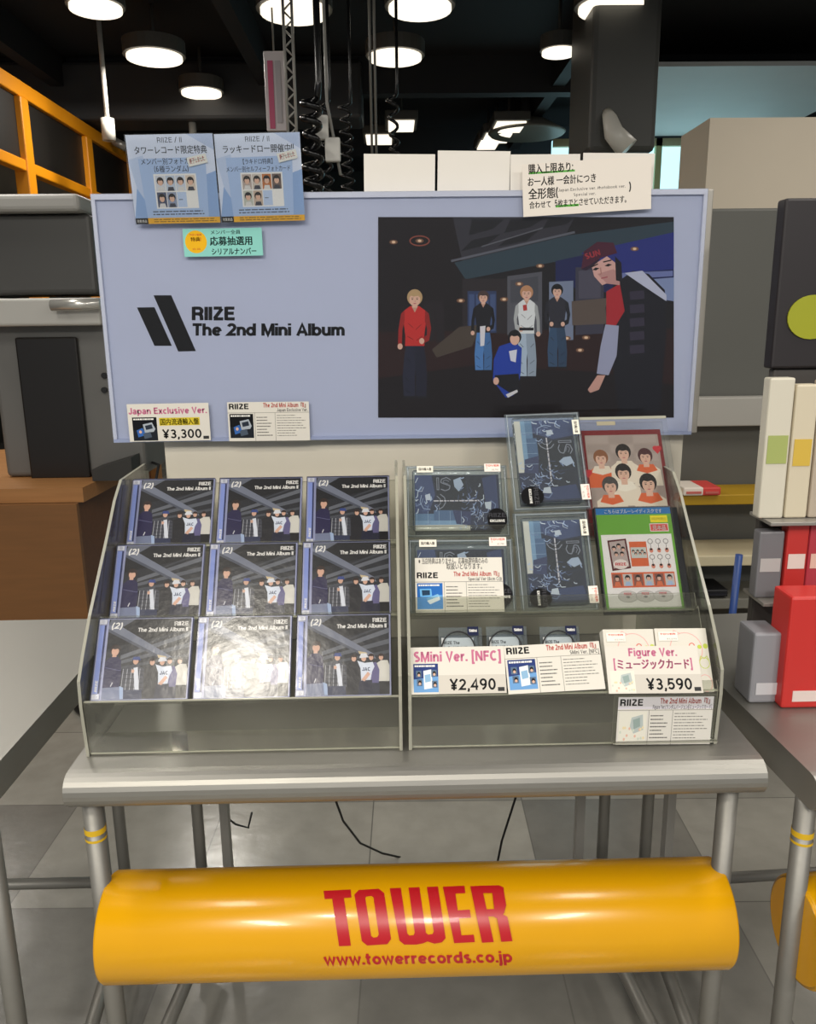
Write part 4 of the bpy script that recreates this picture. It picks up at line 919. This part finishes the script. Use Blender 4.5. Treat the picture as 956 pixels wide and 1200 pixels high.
# ================================================================== BLISTER PACKS
def cover_art(horizontal):
    """dark navy crumpled cover, drawn in the wide position (100 x 66)"""
    a = Art(); rnd = random.Random(11)
    a.rect(0, 0, 100, 66, C_('#1c2038')); a.poly([(22, 2), (60, 0), (64, 40), (30, 44)], C_('#14151f')); a.poly([(60, 0), (82, 2), (86, 30), (66, 28)], C_('#171827'))
    a.poly([(0, 0), (20, 0), (24, 24), (14, 50), (0, 50)], C_('#39456c')); a.poly([(80, 4), (97, 0), (98, 50), (84, 40)], C_('#2e385e')); a.poly([(64, 44), (98, 40), (98, 66), (64, 66)], C_('#222743'))
    a.rect(22, 42, 48, 54, C_('#4c6688')); a.rect(0, 46, 22, 54, C_('#5f7d9c')); a.rect(0, 54, 64, 60, C_('#7c9cb8')); a.rect(0, 59, 64, 66, C_('#cfcabc')); a.poly([(44, 42), (66, 44), (64, 60), (48, 58)], C_('#2e345a'))
    for k in range(70):
        x, y = rnd.choice(((8, 20), (60, 20), (82, 30), (60, 50), (14, 34), (76, 46))); x += rnd.gauss(0, 7); y += rnd.gauss(0, 8)
        x = min(94, max(4, x)); y = min(62, max(3, y)); l = rnd.uniform(2, 8); ang = rnd.uniform(-1.2, 1.2)+pi/2
        P = [(x, y), (x+l*cos(ang), y+l*sin(ang)), (x+l*1.5*cos(ang+.5), y+l*1.5*sin(ang+.5))]
        P = [(min(99, max(1, u)), min(65, max(1, v))) for u, v in P]
        a.line(P, rnd.uniform(.3, 1.1), C_(('#aebfdc', '#7486aa', '#8c9cc0', '#d8dfe8', '#4e5f88')[k % 5]))
    a.poly([(46, 6), (54, 3), (58, 12), (52, 20), (47, 14)], C_('#aab6c8')); a.poly([(82, 33), (90, 32), (89, 42), (83, 40)], C_('#c4cad0')); a.poly([(12, 24), (18, 22), (19, 30), (13, 30)], C_('#c9ced6'))
    S = C_('#8b8d98')
    for (x0, y0, x1, y1) in ((26, 3, 29, 18),): a.ring([(x0, y0), (x1, y0), (x1, y1), (x0, y1)], [(x0+.8, y0+.8), (x1-.8, y0+.8), (x1-.8, y1-.8), (x0+.8, y1-.8)], S)
    a.line([(43, 6), (38, 3), (32, 5), (31, 9), (36, 11), (42, 13), (41, 17), (36, 19), (31, 17)], 1.0, S); a.line([(41, 8), (37, 6), (34, 7), (34, 9), (40, 11)], .6, S)
    a.line([(30, 23), (35, 27), (36, 33), (33, 38), (28, 41)], 1.0, S); a.line([(26, 25), (30, 29), (30, 34), (26, 38)], .8, S); a.line([(8, 24), (6, 32), (10, 40), (18, 41)], .8, C_('#9fb0cc'))
    a.dashes(22, 30.2, 76, 32, 1, C_('#d5ccd0'), .8, 6, .98)
    for k in range(5): a.line([(2+k*13, 43), (2+k*13, 60)], .3, C_('#a9c0d6'))
    a.ell(95, 55, 11.5, 12.5, C_('#0d0d10'), 32)
    a.poly([(90, 46), (93.5, 46), (97, 54), (94, 54)], WHITE); a.poly([(88.5, 48), (91, 48), (93, 54), (91, 54)], WHITE)
    a.text('RIIZE', 95, 53, 5, C_('#4a4a50'), w=20, align='c'); a.text('EXCLUSIVE', 95, 58.5, 2.8, WHITE, w=17, align='c', bold=.06); a.text('COVER', 95, 63, 2.8, WHITE, w=9, align='c', bold=.06)
    return a
CVR = [cover_art(True)]
def blister(px, k, off, vertical, label, th=.018):
    m, w, h = place(px, *tier(k), off); r = empty('blister_pack', mat=m, label=label, cat='album pack', group='blister packed special albums')
    mb = MB().box(-w/2, w/2, -h/2, h/2, -.0012, 0, BLIS, .0006, edge=BEDGE)                                   # flange
    ix, iy = w/2-.011, h/2-.011
    mb.box(-ix, ix, -iy, iy, .0002, .010, BLIS, .004, 3, edge=BEDGE)
    for s in (-1, 1): mb.box(-w/2+.002, w/2-.002, s*(h/2-.004)-.0015, s*(h/2-.004)+.0015, 0, .003, BEDGE, .001); mb.box(s*(w/2-.004)-.0015, s*(w/2-.004)+.0015, -h/2+.002, h/2-.002, 0, .003, BEDGE, .001)
    mb.build('clear_shell', r)
    cw, ch = w-.030, h-.030
    sx, sy = 0, -.003 if not vertical else 0
    mb = MB().box(-cw/2+sx, cw/2+sx, -ch/2+sy, ch/2+sy, -th, .0015, C_('#14161f')); A = CVR[0]
    if vertical: fn = lambda x, y, l: Vector(((.5-y/66)*cw+sx, (.5-x/100)*ch+sy, .0015+l))          # turned a quarter clockwise
    else: fn = lambda x, y, l: Vector(((x/100-.5)*cw+sx, (.5-y/66)*ch+sy, .0015+l))
    A2 = Art(); A2.sh = [s for s in A.sh if s[3][0] >= 0 and s[3][1] <= 100.5]
    stk = Art(); stk.sh = [s for s in A.sh if s not in A2.sh]
    A2.put(mb, fn, dz=1.2e-5); mb.build('cover_card', r)
    mb = MB(); stk.put(mb, lambda x, y, l: fn(x, y, l)+Vector((0, 0, .0095)), dz=2.5e-5)
    for s in A.sh: pass
    so = mb.build('round_sticker', r); so['label'] = 'black round sticker'
    # import sticker and price sticker on the shell
    b = Art(); b.rect(0, 0, 30, 12, C_('#efeadb')); b.text('国内輸入盤', 15, 8, 4.6, INK, w=24, align='c', bold=.04)
    p = Art(); p.rect(0, 0, 30, 16, C_('#f2e9e0')); p.text('TOWER', 15, 6, 4, C_('#d8543c'), w=25, align='c', bold=.06); p.text('¥', 4, 10, 3, C_('#d8543c')); p.text('¥2,790', 26, 14, 3.4, C_('#77736e'), w=12, align='r')
    for nm, art, W_, H_, cx, cy, ww, hh in (('import_sticker', b, 30, 12, -.62, .83, .027, .0115), ('price_sticker', p, 30, 16, .70, .86, .027, .0145)):
        mb = MB()
        if vertical:
            x, y = cy*w/2, -cx*h/2
            art.put(mb, lambda u, v, l: Vector((x+(.5-v/H_)*hh, y+(.5-u/W_)*ww, .0106+l)))
        else:
            x, y = cx*w/2, cy*h/2
            art.put(mb, lambda u, v, l: Vector((x+(u/W_-.5)*ww, y+(.5-v/H_)*hh, .0106+l)))
        mb.build(nm, r)
    return r
blister([(474, 546), (594, 545), (598, 630), (477, 631)], 2, .006, False, 'wide blister pack with dark navy cover on the top step, next to the album cases')
blister([(476, 632), (600, 631), (606, 719.5), (480, 721)], 1, .004, False, 'wide blister pack half covered by a track list card, on the middle step')
blister([(594, 486), (682, 482), (689, 597), (598, 600)], 2, .022, True, 'tall blister pack with a dark cover turned sideways, standing on the top step')
blister([(603, 602), (691, 598), (699, 717.5), (608, 719.5)], 1, .004, True, 'tall blister pack with a sideways dark cover, in front beside the green case')
info_card([(485, 654), (589, 653), (590, 717), (488, 718)], (T[1]+NV*.0175, NV, LV), 'Special Ver (8cm CD)', 'track list card with a handwritten top strip taped on the blister pack', ('#2a6ab8', '#5a9ad8', '#a0c8e8', 1), note=[('※当店特典はありません。応募抽選特典のみの', 4, 5.2, 80), ('取扱いとなります。', 36, 10.4, 44)])

# red framed package
px = [(684, 505), (779, 503), (786, 628), (688, 630)]
m, w, h = place(px, *tier(2), .004)
r = empty('photo_package', mat=m, label='red framed photo package in a clear bag behind the green disc case', cat='photo package')
RD = C_('#7c1f24')
mb = MB().box(-w/2, w/2, -h/2, h/2, -.016, 0, RD, .001); a = Art(); a.rect(0, 0, 95, 125, RD); a.rect(5, 6, 91, 121, C_('#a9998f'))
for k in range(9): a.rect(6+(k % 3)*28, 7+(k//3)*11, 32+(k % 3)*28, 16+(k//3)*11, C_('#a3948b' if k % 2 else '#b0a197'))
OG, IV = C_('#d9663a'), C_('#e6d9c4')
def bust(cx, cy, r_, hair, main=IV, coll=OG):
    a.poly([(cx-r_*.9, cy+r_*1.2), (cx+r_*.9, cy+r_*1.2), (cx+r_*1.9, cy+r_*1.9), (cx+r_*2.0, cy+r_*4.2), (cx-r_*2.0, cy+r_*4.2), (cx-r_*1.9, cy+r_*1.9)], main)
    a.poly([(cx-r_*1.0, cy+r_*1.1), (cx+r_*1.0, cy+r_*1.1), (cx+r_*1.5, cy+r_*2.0), (cx, cy+r_*2.4), (cx-r_*1.5, cy+r_*2.0)], coll); a.rect(cx-r_*.4, cy+r_*.6, cx+r_*.4, cy+r_*1.5, SKIN)
    face_print(a, cx, cy, r_, hair, SKIN, True)
bust(21, 34, 8.2, C_('#8a5a3c'), OG, IV); bust(48, 28, 8.6, HAIR, IV, IV); bust(73, 33, 8.2, C_('#4a2428')); bust(45, 52, 9, HAIR, IV, C_('#efe6d4')); bust(28, 67, 9, C_('#4a4644')); bust(72, 65, 9.6, HAIR)
a.sh = [s for s in a.sh if s[3][1] <= 96 and s[3][3] <= 126]
a.rect(0, 0, 5, 125, RD); a.rect(91, 0, 95, 125, RD); a.rect(0, 121, 95, 125, RD)
HT = C_('#c8323a')
for (x, y) in ((88, 23), (4, 50)): a.ell(x-2, y, 3.2, 3, HT, 12); a.ell(x+2, y, 3.2, 3, HT, 12); a.poly([(x-5, y+1), (x+5, y+1), (x, y+7)], HT)
a.put(mb, flat(w, h, 95, 125), dz=1.5e-5); mb.build('framed_front', r)
MB().box(-w/2-.010, w/2+.012, -h/2, h/2+.024, .0034, .0042, FILM).box(-w/2-.010, w/2+.012, -h/2, h/2+.024, -.0182, -.0172, FILM).box(-w/2-.010, w/2+.012, h/2+.018, h/2+.0235, .0043, .0052, ACRE, .0003).build('clear_bag', r)
MB().box(-w/2+.030, -w/2+.062, h/2+.008, h/2+.0155, .0026, .0033, C_('#cfc3a4')).build('tape_strip', r)
# green disc case
px = [(697, 594), (789, 592.5), (802, 716.5), (707, 719)]
m, w, h = place(px, *tier(1), .006)
r = empty('disc_case', mat=m, label='black disc case with a green and white insert on the middle step', cat='disc case')
MB().box(-w/2, w/2, -h/2, h/2, -.014, 0, M('#15171b', .35), .0025, 3).box(w/2-.002, w/2+.0095, -h/2+.002, h/2-.002, -.0135, -.002, M('#191c22', .35), .001).build('case_shell', r)
mb = MB(); a = Art(); GN = C_('#6fae3c')
a.rect(0, 0, 92, 124, GN); a.rect(0, 0, 92, 8, C_('#2c78b4')); a.text('こちらはブルーレイディスクです', 46, 6.2, 4.6, WHITE, w=72, align='c', bold=.03)
a.rect(66, 10, 87, 18.5, C_('#f2e428')); a.text('¥18,095(税込)', 76.5, 15.8, 3.4, C_('#6a6a1a'), w=18, align='c'); a.rect(64, 20, 87, 30, C_('#efd8d4')); a.rect(65, 21, 86, 29, C_('#d8574c')); a.text('見本品', 75.5, 27.4, 5, WHITE, w=17, align='c', bold=.04)
a.rect(3, 33, 89, 121, C_('#eeece4'))
a.poly([(10, 40), (33, 38), (35, 74), (12, 77)], C_('#5a1d1e')); a.poly([(12, 42), (31, 40), (33, 72), (14, 74)], C_('#b9aba2'))
for (x, y) in ((17, 50), (23, 47), (28, 51), (19, 57), (26, 57)): face_print(a, x, y, 2.6, HAIR)
a.ell(23, 69, 9, 6, C_('#e6dcd0'), 16); a.text('RIIZE', 23, 70.6, 3.4, C_('#c8323a'), w=13, align='c', bold=.06)
a.rect(36, 42, 57, 72, C_('#d96a3c')); a.rect(37, 49, 56, 62, C_('#c9cfc4'))
for k in range(6): face_print(a, 40+k*2.7, 54+(k % 2)*3, 1.7, HAIR)
for k in range(6):
    x, y = 62+(k % 3)*9.5, 42+(k//3)*19; a.oval_ring(x, y, 3.2, 3.2, .7, C_('#6a6660'), 16); a.line([(x, y+3), (x, y+8)], .6, C_('#6a6660')); a.ell(x, y+11, 2.5, 3, C_('#d98a70'), 10); a.ell(x, y+9.6, 1.6, 1.4, HAIR, 8)
a.rect(10, 79, 86, 97, C_('#d9663a'))
for k in range(6):
    x = 11+k*12.6; a.rect(x, 81, x+11, 95, C_('#c8c4ba' if k % 2 else '#8d5a4a')); face_print(a, x+5.5, 86, 3, HAIR); a.poly([(x+1.5, 95), (x+3, 90), (x+8, 90), (x+9.5, 95)], C_('#a9c0d8' if k % 2 else '#d8744a'))
for k in range(3):
    x = 27+k*21; a.ell(x, 107.5, 12, 7, C_('#b6b4ac'), 24); a.ell(x, 107.5, 11, 6.2, C_('#cfcdc4'), 24); a.text('RIIZE', x, 105.6, 2.6, C_('#c8323a'), w=9, align='c', bold=.06); a.ell(x, 108, 2.4, 1.3, C_('#8f8d86'), 12)
fl = flat(w-.006, h-.006, 92, 124, .0003); a.put(mb, fl, dz=2e-5); mb.build('insert_sheet', r)
MB().box(-w/2+.001, w/2-.001, -h/2+.001, h/2-.001, .0016, .0022, LID).build('clear_sleeve', r)

# small hang-card packages
def hang_pack(px, label):
    m, w, h = place(px, *tier(0), .004); r = empty('mini_album_pack', mat=m, label=label, cat='album pack', group='small hang-card albums on the bottom step')
    MB().box(-w/2, w/2, -h/2, h/2, -.0012, 0, BLIS, .0005).box(-w/2+.007, w/2-.007, -h/2+.004, h/2-.012, .0005, .008, BLIS, .003).build('clear_shell', r)
    mb = MB().box(-w/2+.004, w/2-.013, -h/2+.006, h/2-.016, .0012, .003, C_('#d4d6d6')); a = Art()
    a.text('RIIZE The', 5, 14, 7, INK, w=40, bold=.05); a.text('2nd Mini Album', 16, 25, 7, INK, w=62, bold=.05)
    a.put(mb, lambda x, y, l: Vector((-w/2+.004+x/80*(w-.017), h/2-.016-y/80*.055, .003+l))); mb.build('folded_card', r)
    mb = MB().box(w/2-.022, w/2-.006, h/2-.014, h/2-.001, .0082, .0092, C_('#1d2340')); a = Art(); a.text('SMini', 50, 60, 30, WHITE, w=70, align='c', bold=.06)
    a.put(mb, lambda x, y, l: Vector((w/2-.022+x/100*.016, h/2-.001-y/100*.013, .0092+l))); mb.build('navy_tag', r)
    n = 24; MB().tube([(-.004+.024*cos(pi*(1.1-1.2*i/n)), h/2-.034+.026*sin(pi*(1.1-1.2*i/n)), .0086) for i in range(n+1)], .0011, BLACK, 7).build('black_cord_loop', r)
    return r
hang_pack([(513, 735.5), (565, 735), (567, 811.5), (516, 812)], 'small hang-card pack with a black cord loop behind the 2,490 yen price card')
hang_pack([(570, 734.5), (618, 734), (620, 811), (572, 811.5)], 'small hang-card pack with a black cord, middle one of the three on the bottom step')
hang_pack([(633, 734.5), (680, 734), (683, 810), (636, 811)], 'small hang-card pack with a black cord nearest the cartoon printed boxes')
F0 = T[0]+NV*.0172
price_card([(481, 759), (592, 757), (592, 812), (481, 814)], (F0, NV, LV), '', '¥2,490', 'white price card reading 2,490 yen in front of the small hang-card packs', (3, 17, 29, 46, '#2c3e78', '#6fa0d4', '#9ac0e4', 2), None, [('SMini Ver. [NFC]', 4, 15, 10.5, 92)])
info_card([(590, 757), (703, 751.5), (708, 807), (596, 814)], (F0, NV, LV), 'SMini Ver. [NFC]', 'tilted track list card leaning beside the 2,490 yen price card', ('#2c3e78', '#6fa0d4', '#9ac0e4', 2), off=.001)
# printed figure boxes
def fig_box(px, label):
    m, w, h = place(px, *tier(0), .010); r = empty('figure_box', mat=m, label=label, cat='box', group='cream figure boxes on the bottom step')
    mb = MB().box(-w/2, w/2, -h/2, h/2, -.020, 0, M('#dcd7cb', .45), .0008); a = Art()
    PKL, GL, RL = C_('#e8a9a4'), C_('#c3cf5a'), C_('#d8746a')
    a.oval_ring(40, 30, 22, 24, 1, PKL); a.oval_ring(58, 60, 16, 26, .9, PKL); a.line([(22, 12), (26, 3), (34, 8)], 1, PKL); a.oval_ring(70, 26, 12, 22, 1, GL); a.ell(58, 27, 3, 3, GL, 10); a.oval_ring(48, 25, 4, 4, 1.4, RL)
    a.sh = [s for s in a.sh if 0 <= s[3][0] and s[3][1] <= 70]
    a.oval_ring(62, 50, 7, 8, .9, GL); a.line([(56, 46), (58, 40), (62, 44), (66, 40), (68, 46)], .9, GL); a.oval_ring(60, 78, 9, 12, .9, PKL)
    a.ell(66, 26, 3.4, 3.8, GL, 12)
    a.put(mb, flat(w, h, 70, 90)); mb.build('printed_carton', r)
    mb = MB().box(-w*.44, -w*.07, h*.30, h*.44, .0006, .0010, C_('#f3ede4')); a = Art(); a.text('TOWER', 50, 34, 20, C_('#d8442c'), w=80, align='c', bold=.06); a.text('¥3,590', 94, 88, 18, C_('#8a8680'), w=52, align='r')
    a.put(mb, lambda x, y, l: Vector((-w*.44+x/100*w*.37, h*.44-y/100*h*.14, .0010+l))); so = mb.build('price_sticker', r)
    return r
fig_box([(707, 737.5), (767.6, 737), (771.5, 811), (712, 812)], 'cream figure box behind the 3,590 yen price card, next to the hang-card packs')
fig_box([(769, 736.5), (829, 736), (835, 810.5), (772.5, 811)], 'cream figure box behind the 3,590 yen price card, next to the acrylic side panel')
price_card([(708.7, 757), (818, 757), (823, 811.6), (713, 813.4)], (F0, NV, LV), '', '¥3,590', 'white price card reading 3,590 yen on the cream figure boxes', (3, 25, 29, 46.5, '#e6e3d6', '#dfdccf', '#c8c8b8', 3), None, [('Figure Ver.', 25, 10.5, 8.4, 52), ('[ミュージックカード]', 8, 22.5, 9, 84)])
info_card([(721, 817), (832, 817), (836, 871), (725, 873)], ((0, 1.0555, .86), (0, -1, 0), (0, 0, 1)), 'Figure Ver.(ランダムバージョン)[ミュージックカード]', 'track list card hanging below the 3,590 yen price card at the stand front', ('#e6e3d6', '#dfdccf', '#c8c8b8', 3), bg='#dedad2', headc='#a0403c', headbg='#d9d4dc')
# card pocket holding that last card
a0, a1 = onY(718, 845, 1.0575), onY(840, 845, 1.0575); zt, zb = onY(780, 815, 1.0575).z, .8225
tag(MB().box(a0.x, a1.x, 1.0572, 1.0582, zb+.006, zt, ACR, edge=ACRE).box(a0.x, a1.x, 1.0500, 1.0572, zb+.004, zb+.0056, ACR, edge=ACRE).build('card_pocket'), 'clear card pocket on the front of the stand under the figure boxes', 'card holder')

# ================================================================== GOODS ON THE RIGHT TABLE
gx = lambda x, Y: onY(x, 500, Y).x
gzz = lambda y, Y: onY(920, y, Y).z
Y = 1.30
dsx0, dsx1 = gx(897, Y), gx(1010, Y)
r = empty('display_tower', ((dsx0+dsx1)/2, Y+.05, .8205), 'dark display stand with a yellow round mark standing on the right table', 'display stand'); O = r.location
MB().box(dsx0, dsx1, Y, Y+.03, gzz(432, Y), gzz(232, Y), M('#221d20', .5), .004).build('header_board', r, origin=O)
hm = MB(); hm.prism([(gx(938, Y)+.034*cos(2*pi*i/28)*1.15, gzz(372, Y)+.034*sin(2*pi*i/28)) for i in range(28)], Y-.003, Y-.0005, 'y', M('#9da01c', .5)); hm.build('yellow_disc', r, origin=O)
MB().box(dsx0+.01, dsx1, Y+.01, Y+.03, .8205, gzz(432, Y)-.001, M('#4b4744', .5), .003).build('back_board', r, origin=O)
for y0 in (600, 690): MB().box(dsx0-.01, dsx1, Y-.07, Y+.009, gzz(y0, Y)-.006, gzz(y0, Y), M('#9a9690', .4, .4), .001).build('shelf', r, origin=O)
for i, (x0, x1, y0, y1, yb, c, c2, lab) in enumerate(((893, 922, 442, 598, 0, '#d9d3c2', '#a9b46a', 'tall pale packet on the dark display stand, next to the gap'), (924, 950, 450, 598, 0, '#d8cdb4', '#d8b64a', 'pale yellow striped packet on the upper shelf of the dark display stand'), (952, 985, 445, 598, 0, '#bcae9c', '#88a0c4', 'pale packet cut by the right edge on the upper shelf'),
    (930, 956, 612, 688, 1, '#c23430', '#e8d8d0', 'red packet on the lower shelf of the dark display stand'), (957, 990, 612, 688, 1, '#b53a48', '#e8c0b0', 'dark red packet cut by the right edge on the lower shelf'), (897, 927, 620, 688, 1, '#77767a', '#b9b6b4', 'grey packet beside the red packet on the lower shelf'))):
    zb = gzz(600 if yb == 0 else 690, Y)+.0005
    p = MB().box(gx(x0, Y-.03), gx(x1, Y-.03), Y-.045, Y-.02, zb, gzz(y0, Y-.03), M(c, .4), .003)
    k0, k1 = gx(x0, Y-.03), gx(x1, Y-.03); zt = gzz(y0, Y-.03)
    p.box(k0+.004, k1-.004, Y-.0462, Y-.0453, zb+.4*(zt-zb), zb+.6*(zt-zb), M(c2, .4))
    tag(p.build('goods_packet'), lab, 'packet', 'packets on the dark display stand')
Y = 1.16; lo = .8205
r = MB().box(onY(928, 700, Y).x, onY(1000, 700, Y).x, Y, Y+.06, lo, onY(940, 700, Y).z, M('#c9302c', .4), .004)
r.box(onY(934, 760, Y).x, onY(995, 760, Y).x, Y-.0012, Y-.0002, lo+.012, lo+.03, M('#e6d3cd', .5))
tag(r.build('red_carton'), 'red carton standing at the front of the right table', 'carton')
r = MB().box(onY(893, 730, Y).x, onY(926, 730, Y).x, Y+.02, Y+.08, lo, onY(910, 742, Y+.02).z, M('#8f8f95', .4), .004)
r.box(onY(897, 760, Y).x, onY(922, 760, Y).x, Y+.0188, Y+.0198, lo+.015, lo+.035, M('#c9c8cc', .5))
tag(r.build('grey_carton'), 'low grey carton beside the red carton on the right table', 'carton')
for o in list(bpy.data.objects):
    if o.users_collection == (): bpy.data.objects.remove(o)
